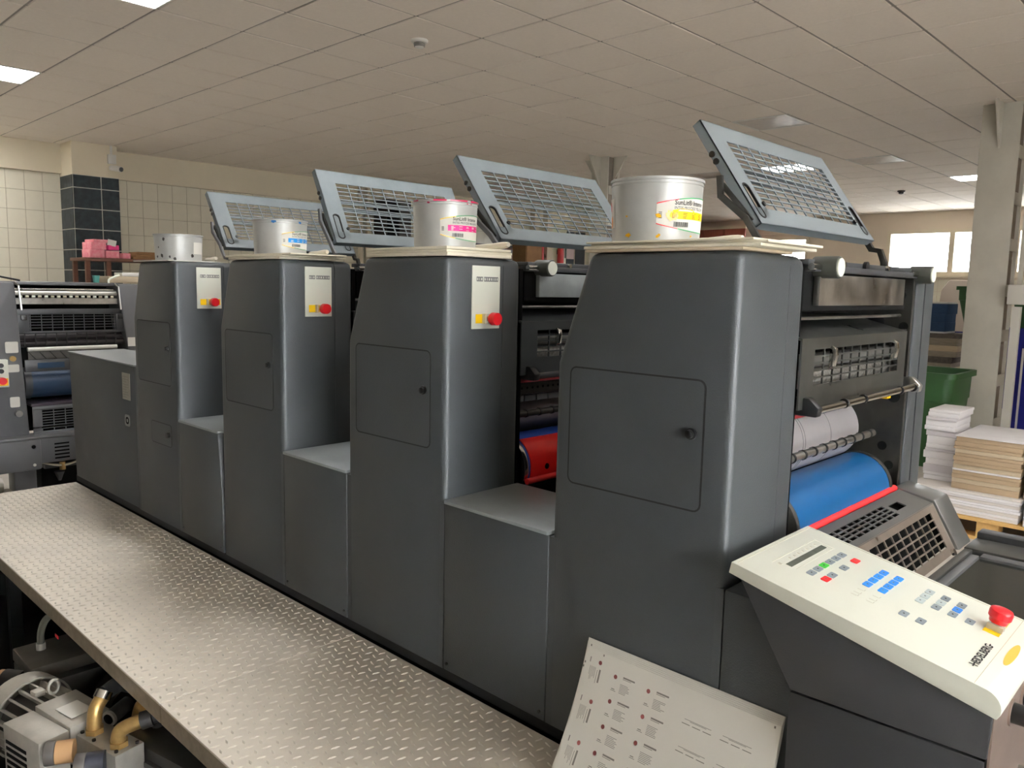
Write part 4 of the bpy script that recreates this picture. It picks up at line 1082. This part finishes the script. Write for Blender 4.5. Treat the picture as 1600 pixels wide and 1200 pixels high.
# ================================================================== SECOND PRESS at far left
GX = -5.6
e = empty('small_press', (GX, 1.55, 0), 'older small grey press standing behind the far left end', 'printing press'); eo = Vector(e.location)
def gb(nm, x0, x1, y0, y1, z0, z1, M_, bev=0, par=None, **k):
    b = bm_(); add_box(b, Vector((x0+GX, y0, z0))-eo, Vector((x1+GX, y1, z1))-eo)
    if par is not None:
        for v in b.verts: v.co -= Vector(par.location)
    return mk(nm, b, M_, par if par is not None else e, bev=bev, **k)
def gc(nm, x, z, r, y0, y1, M_, par=None, seg=24, **k):
    b = bm_(); add_cyl(b, Vector((x+GX, y0, z))-eo, Vector((x+GX, y1, z))-eo, r, seg=seg)
    if par is not None:
        for v in b.verts: v.co -= Vector(par.location)
    return mk(nm, b, M_, par if par is not None else e, **k)
b = bm_(); add_prism(b, [(.92-eo.y, .50), (1.435-eo.y, .50), (1.395-eo.y, 1.452), (1.385-eo.y, 1.47), (.92-eo.y, 1.47)], 'x', -.7, 0); lf_ = mk('side_frame', b, GTO, e, bev=.012)
b = bm_(); add_prism(b, [(2.11-eo.y, .50), (2.30-eo.y, .50), (2.30-eo.y, 1.47), (2.00-eo.y, 1.47), (2.0-eo.y, 1.45)], 'x', -.7, 0); mk('side_frame', b, GTO, e, bev=.012)
gb('top_cover', -.7, -.04, 1.38, 2.02, 1.455, 1.475, GTO, .004)
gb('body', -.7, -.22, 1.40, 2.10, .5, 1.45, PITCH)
gc('chrome_rod', -.06, 1.43, .008, 1.40, 2.01, CHROME); gc('scale_bar', -.05, 1.405, .014, 1.405, 2.01, mat('steel_scale', (214, 212, 204), .35, .4))
for k in range(16): gc('ink_key', -.045, 1.382, .0085, 1.425+k*.036, 1.443+k*.036, CREAM if k % 2 == 0 else CREAMEDGE, seg=10)
gb('ink_tray', -.12, -.05, 1.41, 2.01, 1.335, 1.372, STEEL)
for y in (1.405, 1.99):
    b = bm_(); add_tube(b, [Vector((GX-.03, y, 1.47))-eo, Vector((GX+.01, y+.008, 1.45))-eo, Vector((GX+.02, y+.015, 1.30))-eo], .006, 8); mk('lift_arm', b, STEEL, e)
# upper guard with grille
gy = (1.40, 2.045)
g1 = gb('upper_guard', -.03, -.02, gy[0], gy[1], 1.27, 1.305, GTOD, .002)
gb('guard_cheek', -.03, -.018, 1.40, 1.47, 1.16, 1.27, GTOD, .002); gb('guard_cheek', -.03, -.018, 1.985, 2.05, 1.16, 1.27, GTOD, .002)
gb('guard_rail', -.03, -.02, gy[0], gy[1], 1.15, 1.165, GTOD, .002)
for k in range(9): gb('grille_bar', -.028, -.022, 1.475+k*.0625, 1.479+k*.0625, 1.165, 1.30, GTOD, par=g1, ang=0)
for k in range(6): gb('grille_bar', -.027, -.023, 1.47, 1.985, 1.183+k*.018, 1.187+k*.018, GTOD, par=g1, ang=0)
for y in (1.44, 2.015): gb('guard_knob', -.018, -.008, y-.018, y+.018, 1.235, 1.27, BLACK, .006)
gc('ink_roller', -.09, 1.12, .03, 1.42, 2.05, mat('ink_roller_dark', (44, 40, 42), .3, .3)); gc('ink_roller', -.06, 1.085, .022, 1.42, 2.05, MATS['ink_roller_dark'])
for k in range(10): gb('guide_finger', -.035, -.03, 1.44+k*.06, 1.446+k*.06, 1.07, 1.15, BLACK, ang=0)
gc('white_roller', -.035, 1.05, .013, 1.455, 1.99, WHITEP)
gb('wire_guard_plate', -.05, -.045, 1.46, 2.0, .985, 1.035, mat('mesh_grey', (96, 94, 90), .5, .3))
for k in range(9):
    b = bm_(); add_tube(b, [Vector((GX-.035, 1.46+k*.06, 1.035))-eo, Vector((GX-.035, 1.50+k*.06, .985))-eo], .0025, 6); mk('wire', b, BLACK, e)
lg = gb('lower_guard', -.02, -.01, 1.43, 2.10, .91, .985, GTOD, .003)
for (a, c) in ((1.50, 1.655), (1.80, 1.95)):
    gb('guard_window', -.011, -.0085, a, c, .93, .965, mat('blue_tint_glass', (52, 72, 96), .2), par=lg)
gb('guard_slot', -.011, -.0085, 1.685, 1.78, .945, .965, PITCH, par=lg)
gc('blanket_cylinder', -.11, .83, .095, 1.47, 2.07, mat('navy_blanket', (34, 56, 82), .4), seg=40); gc('bearer_ring', -.11, .83, .1, 1.43, 1.47, GTOD, seg=40)
gb('sheet_tray', -.3, 0, 1.45, 2.08, .69, .705, mat('purple_grey', (74, 66, 76), .35))
g2 = gb('delivery_guard', .012, .022, 1.45, 1.50, .52, .685, GTO, .003)
gb('delivery_guard_rail', .012, .024, 1.45, 2.0, .67, .69, GTO, .003); gb('delivery_guard_rail', .012, .024, 1.45, 2.0, .505, .53, GTO, .003); gb('delivery_guard_rail', .012, .022, 1.45, 2.0, .55, .56, CHROME)
for k in range(6): gb('grille_bar', .013, .021, 1.50+k*.068, 1.504+k*.068, .53, .68, GTO, par=g2, ang=0)
for k in range(8): gb('grille_bar', .014, .02, 1.50, 2.0, .545+k*.017, .549+k*.017, GTO, par=g2, ang=0)
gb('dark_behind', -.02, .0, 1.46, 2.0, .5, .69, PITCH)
# lower cabinet
gb('lower_cabinet', -.6, .10, 1.12, 1.47, .30, .50, GTO, .015)
lw = gb('lower_panel', -.02, .09, 1.45, 2.15, .335, .50, GTO, .008)
for k in range(5): gb('vent_slot', .0885, .0915, 1.545, 1.63, .355+k*.023, .365+k*.023, PITCH, par=lw)
gb('shelf_edge', -.05, .105, 1.10, 2.15, .495, .515, GTO, .008)
gc_ = gb('leg', -.12, .02, 1.33, 1.455, 0, .30, GTO, .008); gb('leg', -.12, .02, 1.95, 2.1, 0, .33, GTO, .008)
b = bm_(); add_cyl(b, Vector((GX+.10, 1.425, .45))-eo, Vector((GX+.102, 1.425, .45))-eo, .012, seg=14); mk('panel_hole', b, PITCH, e)
b = bm_(); add_cyl(b, Vector((GX+.10, 1.425, .335))-eo, Vector((GX+.106, 1.425, .335))-eo, .009, seg=14); mk('indicator_lamp', b, CREAM, e)
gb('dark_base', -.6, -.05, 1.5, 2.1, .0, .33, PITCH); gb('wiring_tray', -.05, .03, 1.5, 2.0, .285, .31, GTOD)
b = bm_(); add_tube(b, smooth_path([Vector((GX+.02, 1.48, .33))-eo, Vector((GX+.05, 1.6, .30))-eo, Vector((GX+.03, 1.75, .32))-eo, Vector((GX+.05, 1.9, .29))-eo]), .007, 8); mk('cable', b, CREAMEDGE, e)
cyl('brass_valve', Vector((GX+.04, 1.60, .27))-eo, Vector((GX+.04, 1.60, .32))-eo, .018, BRASS, e); cyl('funnel', Vector((GX+.04, 1.58, .20))-eo, Vector((GX+.04, 1.58, .26))-eo, .008, GTOD, e, r1=.03)
# plates, knobs and control box on the left frame
for (y0, y1, z0, z1) in ((1.325, 1.395, 1.035, 1.105), (1.33, 1.395, .915, .963), (1.335, 1.388, .695, .76)):
    b = bm_(); add_prism(b, rrect(y0-eo.y, y1-eo.y, z0, z1, .008), 'x', -.002, .004); mk('instruction_plate', b, WHITEP, e)
gb('instruction_plate', 0, .004, 2.05, 2.10, 1.05, 1.11, WHITEP)
cyl('brass_knob', Vector((GX, 1.36, 1.0))-eo, Vector((GX+.02, 1.36, 1.0))-eo, .017, BRASS, e); cyl('steel_knob', Vector((GX, 1.375, .655))-eo, Vector((GX+.03, 1.375, .655))-eo, .02, STEEL, e)
cb = gb('control_box', 0, .05, 1.17, 1.325, .83, 1.0, CREAM, .004)
b = bm_(); add_box(b, Vector((GX+.05, 1.27, .84))-eo, Vector((GX+.0515, 1.32, .885))-eo)
for v in b.verts: v.co -= Vector(cb.location)
mk('yellow_label', b, YELLOW, cb)
b = bm_(); add_cyl(b, Vector((GX+.05, 1.285, .872))-eo, Vector((GX+.085, 1.285, .872))-eo, .022, seg=20)
for v in b.verts: v.co -= Vector(cb.location)
mk('stop_button', b, RED, cb)
for z in (.93, .965):
    b = bm_(); add_cyl(b, Vector((GX+.05, 1.285, z))-eo, Vector((GX+.06, 1.285, z))-eo, .014, seg=16)
    for v in b.verts: v.co -= Vector(cb.location)
    mk('push_button', b, BLACK, cb)
b = bm_(); add_tube(b, smooth_path([Vector((GX-.1, 1.27, 1.475))-eo, Vector((GX-.1, 1.3, 1.51))-eo, Vector((GX-.1, 1.36, 1.50))-eo, Vector((GX-.1, 1.45, 1.482))-eo]), .006, 8); mk('top_lever', b, BLACK, e)
b = bm_(); add_tube(b, smooth_path([Vector((GX-.05, 1.96, 1.47))-eo, Vector((GX-.05, 1.965, 1.50))-eo, Vector((GX-.05, 2.03, 1.53))-eo]), .007, 8); mk('top_lever', b, CREAM, e)
# small roller unit in front of it
b = bm_(); add_box(b, Vector((GX+.14, 1.0, .10))-eo, Vector((GX+.34, 1.27, .22))-eo); mk('drive_box', b, mat('oily_grey', (120, 114, 104), .5, .3, var=.2, vscale=12), e, bev=.006)
cyl('drive_roller', Vector((GX+.24, 1.0, .27))-eo, Vector((GX+.24, 1.21, .27))-eo, .05, ALU, e)
cyl('oil_bottle', Vector((GX+.12, 1.20, .33))-eo, Vector((GX+.12, 1.20, .40))-eo, .02, DREDBAR, e)
for (y, z) in ((1.25, .18), (1.25, .14)): cyl('bolt', Vector((GX+.34, y, z))-eo, Vector((GX+.35, y, z))-eo, .012, GTOD, e, seg=8)
# cartons and cup standing on that press
b = bm_(); add_box(b, (-6.05, 2.03, 1.476), (-5.85, 2.25, 1.522)); mk('carton', b, LTAN, label='beige carton on top of the small old press', cat='carton', bev=.003)
b = bm_(); add_box(b, (-6.0, 2.12, 1.5225), (-5.85, 2.24, 1.55)); mk('carton', b, PAPER, label='small white carton on the beige carton', cat='carton', bev=.003)
b = bm_(); add_lathe(b, [(.018, 0), (.024, .05), (.021, .05), (.016, .005)], c=(-5.9, 1.965, 1.4755), seg=20); mk('cup', b, TEAL, label='teal plastic cup on top of the small old press', cat='cup')

# ================================================================== LEFT WALL: rack, parcels
e = empty('storage_rack', (-10.7, 3.95, 0), 'brown metal rack standing before the dark tiled pillar', 'rack')
for (x, y) in ((.25, -.56), (-.2, -.56), (.25, -.32), (.25, .6), (-.2, .6)): box('post', (x-.025, y-.025, 0), (x+.025, y+.025, 1.745), WOODBR, e)
for z in (1.72, 1.1, .5): box('shelf', (-.25, -.6, z), (.28, .66, z+.04), WOODBR, e, bev=.004)
rp = random.Random(5); n = 0
POS = ['front left', 'front right', 'back left']
for k, (y, z, wy, hz, M_, lab) in enumerate(((3.42, 1.76, .17, .10, PINK, 'pink wrapped parcel at the bottom left of the pink pile'), (3.60, 1.76, .16, .09, PINK, 'pink wrapped parcel at the bottom right of the pink pile'),
        (3.43, 1.86, .18, .09, PINK, 'pink wrapped parcel in the middle layer at the left'), (3.625, 1.861, .13, .06, HOTPINK, 'hot pink parcel with white slip on the pile'), (3.46, 1.95, .24, .035, PINK, 'flat pink parcel on top of the pink pile'), (3.79, 1.76, .10, .07, PINK, 'small pink parcel at the right end of the pile'))):
    b = bm_(); add_box(b, (-10.72, y, z), (-10.45, y+wy, z+hz)); bmesh.ops.rotate(b, verts=b.verts, cent=(-10.6, y+wy/2, z), matrix=Matrix.Rotation(rp.uniform(-.1, .1), 3, 'Z'))
    mk('pink_parcel', b, M_, label=lab, cat='parcel', group='pink parcels on the rack', bev=.006)
b = bm_(); add_box(b, (-10.46, 3.63, 1.912), (-10.448, 3.73, 1.985)); bmesh.ops.rotate(b, verts=b.verts, cent=(-10.45, 3.68, 1.94), matrix=Matrix.Rotation(-.2, 3, 'X')); mk('paper_slip', b, PAPER, label='white paper slip standing on the pink parcels', cat='paper')
for k in range(3):
    b = bm_(); add_box(b, (-10.8+.02*k, 3.93+.03*k, 1.761+.032*k), (-10.45, 4.6-.02*k, 1.791+.032*k)); mk('brown_board', b, BROWNB, label=['lowest brown board on the rack', 'middle brown board on the rack', 'uppermost brown board on the rack'][k], cat='board', group='brown boards on the rack', bev=.003)

# middle background along the left wall
def wbox(nm, y0, y1, z0, z1, d, M_, lab, cat, **k): return box(nm, (XL+.061, y0, z0), (XL+.061+d, y1, z1), M_, label=lab, cat=cat, **k)
for k, (y, lab) in enumerate(((8.26, 'left one of two pale wall pipes seen through the second grille'), (8.42, 'right one of two pale wall pipes seen through the second grille'))):
    cyl('wall_pipe', (XL+.12, y, 0), (XL+.12, y, 3.25), .045, FRAMEW, label=lab, cat='pipe', group='wall pipes')
e = empty('tall_cabinet', (XL+.07, 8.85, 0), 'tall dark cabinet with two doors against the far left wall', 'cabinet')
box('body', (0, -.27, 0), (.38, .27, 3.0), DOORM, e)
box('door', (.38, -.26, .1), (.395, -.01, 2.95), PITCH, e); box('door', (.38, .01, .1), (.395, .26, 2.95), DOORM, e)
for y in (-.05, .05): box('handle', (.395, y-.01, 1.4), (.415, y+.01, 1.6), CHROME, e)
e = empty('door_1', (XL+.07, 9.9, 0), 'brown wooden door on the left wall', 'door', kind='structure')
box('door_leaf', (0, -.42, 0), (.05, .42, 2.3), WOODBR, e); box('door_frame', (0, -.5, 0), (.07, -.42, 2.4), FRAMEW, e); box('door_frame', (0, .42, 0), (.07, .5, 2.4), FRAMEW, e); box('door_frame', (0, -.5, 2.3), (.07, .5, 2.4), FRAMEW, e)
e = empty('wall_cabinet', (XL+.07, 11.2, 0), 'dark brown cupboard seen through the third grille', 'cabinet')
box('body', (0, -.55, 0), (.4, .55, 2.35), DOORM, e)
for y in (-.54, .01): box('door', (.4, y, .05), (.415, y+.53, 2.3), WOODBR, e)
e = empty('plan_cabinet', (XL+.07, 12.45, 0), 'plain tan cupboard against the left wall', 'cabinet')
box('body', (0, -.3, 0), (.4, .2, 2.42), BROWNB, e); box('door', (.4, -.28, .05), (.412, .18, 2.38), BROWNB, e)
for (y, lab) in ((12.78, 'white upright post left of the red extinguisher'), (13.2, 'second white upright post by the red extinguisher')):
    box('wall_post', (XL+.062, y-.08, 0), (XL+.2, y+.08, 3.2), FRAMEW, label=lab, cat='post', group='wall posts')
def extinguisher(x, y, z, lab):
    e = empty('fire_extinguisher', (x, y, z), lab, 'fire extinguisher', 'fire extinguishers')
    b = bm_(); add_lathe(b, [(.07, 0), (.075, .02), (.075, .36), (.055, .42), (.02, .44)], seg=20); mk('cylinder', b, REDX, e)
    box('wall_bracket', (-.094, -.03, .2), (-.06, .03, .3), BLACK, e)
    b = bm_(); add_cyl(b, (0, 0, .43), (0, 0, .49), .02, seg=12); add_box(b, (-.015, -.02, .48), (.015, .1, .51)); mk('valve', b, BLACK, e)
    b = bm_(); add_tube(b, smooth_path([(0, .02, .47), (.02, .12, .45), (.03, .12, .25), (.06, .09, .12)]), .012, 8); mk('hose', b, BLACK, e)
extinguisher(XL+.10, 13.70, 2.07, 'red fire extinguisher hanging on the left wall, the nearer one')
extinguisher(XL+.10, 13.02, 2.05, 'red fire extinguisher half hidden beside the tan cupboard')
e = empty('notice_board', (XL+.007, 14.3, 1.9), 'dark notice board with a pink sheet on the left wall', 'notice board')
box('board', (0, -.3, 0), (.03, .34, .9), mat('dark_board', (52, 58, 64), .4), e); box('sheet', (.03, -.32, .28), (.034, -.06, .85), mat('pink_sheet', (226, 204, 206), .7), e); box('board_frame', (.03, -.05, .0), (.036, -.03, .9), FRAMEW, e)
b = bm_(); add_box(b, (XL+.007, 13.4, 2.52), (XL+.05, 13.75, 2.62)); mk('exit_sign', b, EXITG, label='small glowing green sign seen through the third grille', cat='exit sign')
e = empty('partition', (XL+.3, 15.6, 0), 'cream partition beside the distant bracketed column', 'partition')
box('panel', (-.2, -.7, 0), (.5, 1.4, ZC-.01), WALLC, e)
# red-brown panelled cubicle in the far corner
e = empty('wood_cubicle', (-10.4, 17.4, 0), 'red brown wooden cubicle wall in the far corner', 'partition')
for k in range(4): box('panel', (-.95+k*.55+.004, -.02, 0), (-.95+(k+1)*.55-.004, .02, 3.0), REDWOOD, e)
box('top_rail', (-.97, -.05, 3.0), (1.27, .05, 3.06), FRAMEW, e)
box('far_beam', (-9.1, 18.0, 2.88), (-7.6, 18.09, 3.0), WALLB, kind='structure', label='beige ledge above the single far window', cat='ledge')

# ================================================================== RIGHT SIDE: paper, bins
e = empty('pallet', (-.85, 5.95, 0), 'light wooden pallet carrying paper stacks at the right edge', 'pallet')
for x in (-.62, -.29, .0, .36, .7):
    box('block', (x-.06, -.5, .02), (x+.06, -.38, .12), PALLETW, e); box('block', (x-.06, .38, .02), (x+.06, .5, .12), PALLETW, e)
for k in range(7): box('deck_board', (-.74, -.52+k*.15, .12), (.78, -.40+k*.15, .14), PALLETW, e)
for y in (-.5, .38): box('bottom_board', (-.74, y, 0), (.78, y+.12, .02), PALLETW, e)
def stack(name, x0, x1, y0, y1, z0, hs_, mats_, lab, jit=.012, cat='paper stack'):
    e = empty(name, ((x0+x1)/2, (y0+y1)/2, z0), lab, cat, 'paper stacks'); w, d = (x1-x0)/2, (y1-y0)/2; z = 0; r = random.Random(len(lab))
    for k, h in enumerate(hs_):
        jx, jy = r.uniform(-jit, jit), r.uniform(-jit, jit); b = bm_()
        add_box(b, (-w+jx, -d+jy, z+.0005), (w+jx, d+jy, z+h)); bmesh.ops.rotate(b, verts=b.verts, cent=(0, 0, 0), matrix=Matrix.Rotation(r.uniform(-jit, jit)*1.2, 3, 'Z'))
        mk('ream', b, mats_[k % len(mats_)], e, bev=.003); z += h
    return z0+z
t1 = stack('paper_stack', -1.60, -.98, 5.46, 6.3, .14, [.018, .02, .02, .016, .014, .02, .012, .016, .014], [WPAPER, WPAPER, MATS.get('paper_ream_cool') or mat('paper_ream_cool', (218, 212, 206), .8)], 'broad low stack of white sheets on the pallet', .006)
t2 = stack('paper_stack', -.96, -.2, 5.44, 6.3, .14, [.09, .035, .03], [WPAPER], 'low white stack at the right end of the pallet', .005)
stack('paper_stack', -1.372, -1.0, 5.50, 6.1, t1+.0, [.04, .03, .028, .02, .012, .03, .022, .03, .02, .025, .018, .03, .03, .008], [TAN, LTAN, TAN, TAN, WPAPER, LTAN, TAN, TAN, TAN, LTAN, TAN, TAN, TAN, WPAPER], 'tall tan paper stack on the white sheets', .006)
stack('paper_stack', -.975, -.3, 5.50, 6.1, t2+.0, [.04, .03, .028, .02, .012, .03, .022, .03, .02, .025, .018, .03, .025, .008], [TAN, LTAN, TAN, TAN, WPAPER, LTAN, TAN, TAN, TAN, LTAN, TAN, TAN, TAN, WPAPER], 'tan paper stack at the right picture edge', .006)
stack('paper_stack', -1.59, -1.405, 5.66, 6.0, t1+.0, [.03, .02, .05, .04, .05, .02, .03, .05, .04, .03, .04, .02, .03, .02], [WPAPER, WPAPER, mat('paper_ream_pale_grey', (214, 210, 214), .8)], 'tall narrow stack of white reams left of the tan stack', .010)  # every third ream slightly greyer
def bin_(x, y, z, w, d, h, M_, lab, taper=.82, tilt=0, rz=0):
    e = empty('waste_bin', (x, y, z), lab, 'bin', 'plastic bins', rz=rz); e.rotation_euler = (0, tilt, rz)
    b = bm_(); t = .012
    def ringv(ww, dd, zz): return [b.verts.new((a, c, zz)) for a, c in rrect(-ww, ww, -dd, dd, min(ww, dd)*.25, 3)]
    L = [ringv(w*taper, d*taper, 0), ringv(w*.95, d*.95, h*.7), ringv(w*.98, d*.98, h*.705), ringv(w, d, h), ringv(w-t, d-t, h), ringv(w*taper-t, d*taper-t, .02)]
    n = len(L[0])
    for p, q in zip(L, L[1:]):
        for k in range(n): b.faces.new((p[k], p[(k+1) % n], q[(k+1) % n], q[k]))
    b.faces.new(L[0][::-1]); b.faces.new(L[-1]); mk('tub', b, M_, e)
    b = bm_(); o_ = rrect(-w-.03, w+.03, -d-.03, d+.03, min(w, d)*.28, 3); i_ = rrect(-w+.002, w-.002, -d+.002, d-.002, min(w, d)*.25, 3)
    add_ring(b, o_, i_, 'z', h-.045, h+.004); mk('rim', b, M_, e)
    for s in (-1, 1): cyl('wheel', (s*w*taper-.03, d*.6, .06), (s*w*taper+.03, d*.6, .06), .06, BLACK, e)
    return e
bin_(-2.2, 7.75, 0, .29, .34, .84, GREENB, 'green wheeled bin beside the far frame of the press')
bin_(-2.88, 12.35, 0, .42, .3, 1.0, BLUEB, 'blue bin partly behind the white column, left of it')
bin_(-2.88, 12.35, 1.02, .26, .3, .62, GREENB, 'green bin standing on the blue bin before the window', taper=.6)
bin_(-1.79, 10.5, 0, .35, .34, 1.16, BLUEB, 'blue bin right of the white column at the picture edge')
bin_(-1.79, 10.5, 1.17, .33, .3, .42, GREENB, 'green tub standing on the right blue bin')
b = bm_(); add_box(b, (-1.95, 10.135, .012), (-1.93, 10.15, .95)); mk('white_stick', b, PAPER, label='white stick leaning on the right blue bin', cat='stick')
# grey equipment behind the bins
e = empty('grey_machine', (-3.45, 13.4, 0), 'tall pale grey machine casing below the far window', 'machine')
b = bm_(); add_prism(b, [(-.32, 0), (.5, 0), (.5, 1.75), (-.12, 1.75), (-.22, 1.6)], 'y', -.2, .3); mk('casing', b, mat('pale_casing', (188, 174, 158), .5), e, bev=.02)
box('brown_carton', (.18, -.24, 1.45), (.5, -.2, 1.72), BROWNB, e)
b = bm_(); add_box(b, (-3.1, 12.62, .0), (-2.6, 12.9, .01)); b.free()
# pallet base, newspapers and blue bundles behind the far frame
e = empty('crate', (-2.72, 9.6, 0), 'grey crate under the folded newspapers', 'crate'); 
for k in range(4): box('slat', (-.36, -.3, .02+k*.15), (.36, .3, .15+k*.15), GPAPER, e, bev=.004)
box('base', (-.38, -.32, 0), (.38, .32, .02), BROWNB, e)
zt_ = stack('newspaper_stack', -2.98, -2.43, 9.4, 9.85, .62, [.05, .06, .05, .07, .06, .06, .08, .05], [GPAPER, LTAN, GPAPER, mat('dark_newsprint', (96, 90, 84), .8, var=.3, vscale=30)], 'untidy stack of folded newspapers behind the press', .03)
stack('bundle_stack', -2.95, -2.54, 9.42, 9.8, zt_, [.02, .10, .09, .11, .02], [WPAPER, NAVYP, NAVYP, NAVYP, PAPER], 'blue covered bundles on top of the newspapers', .014)
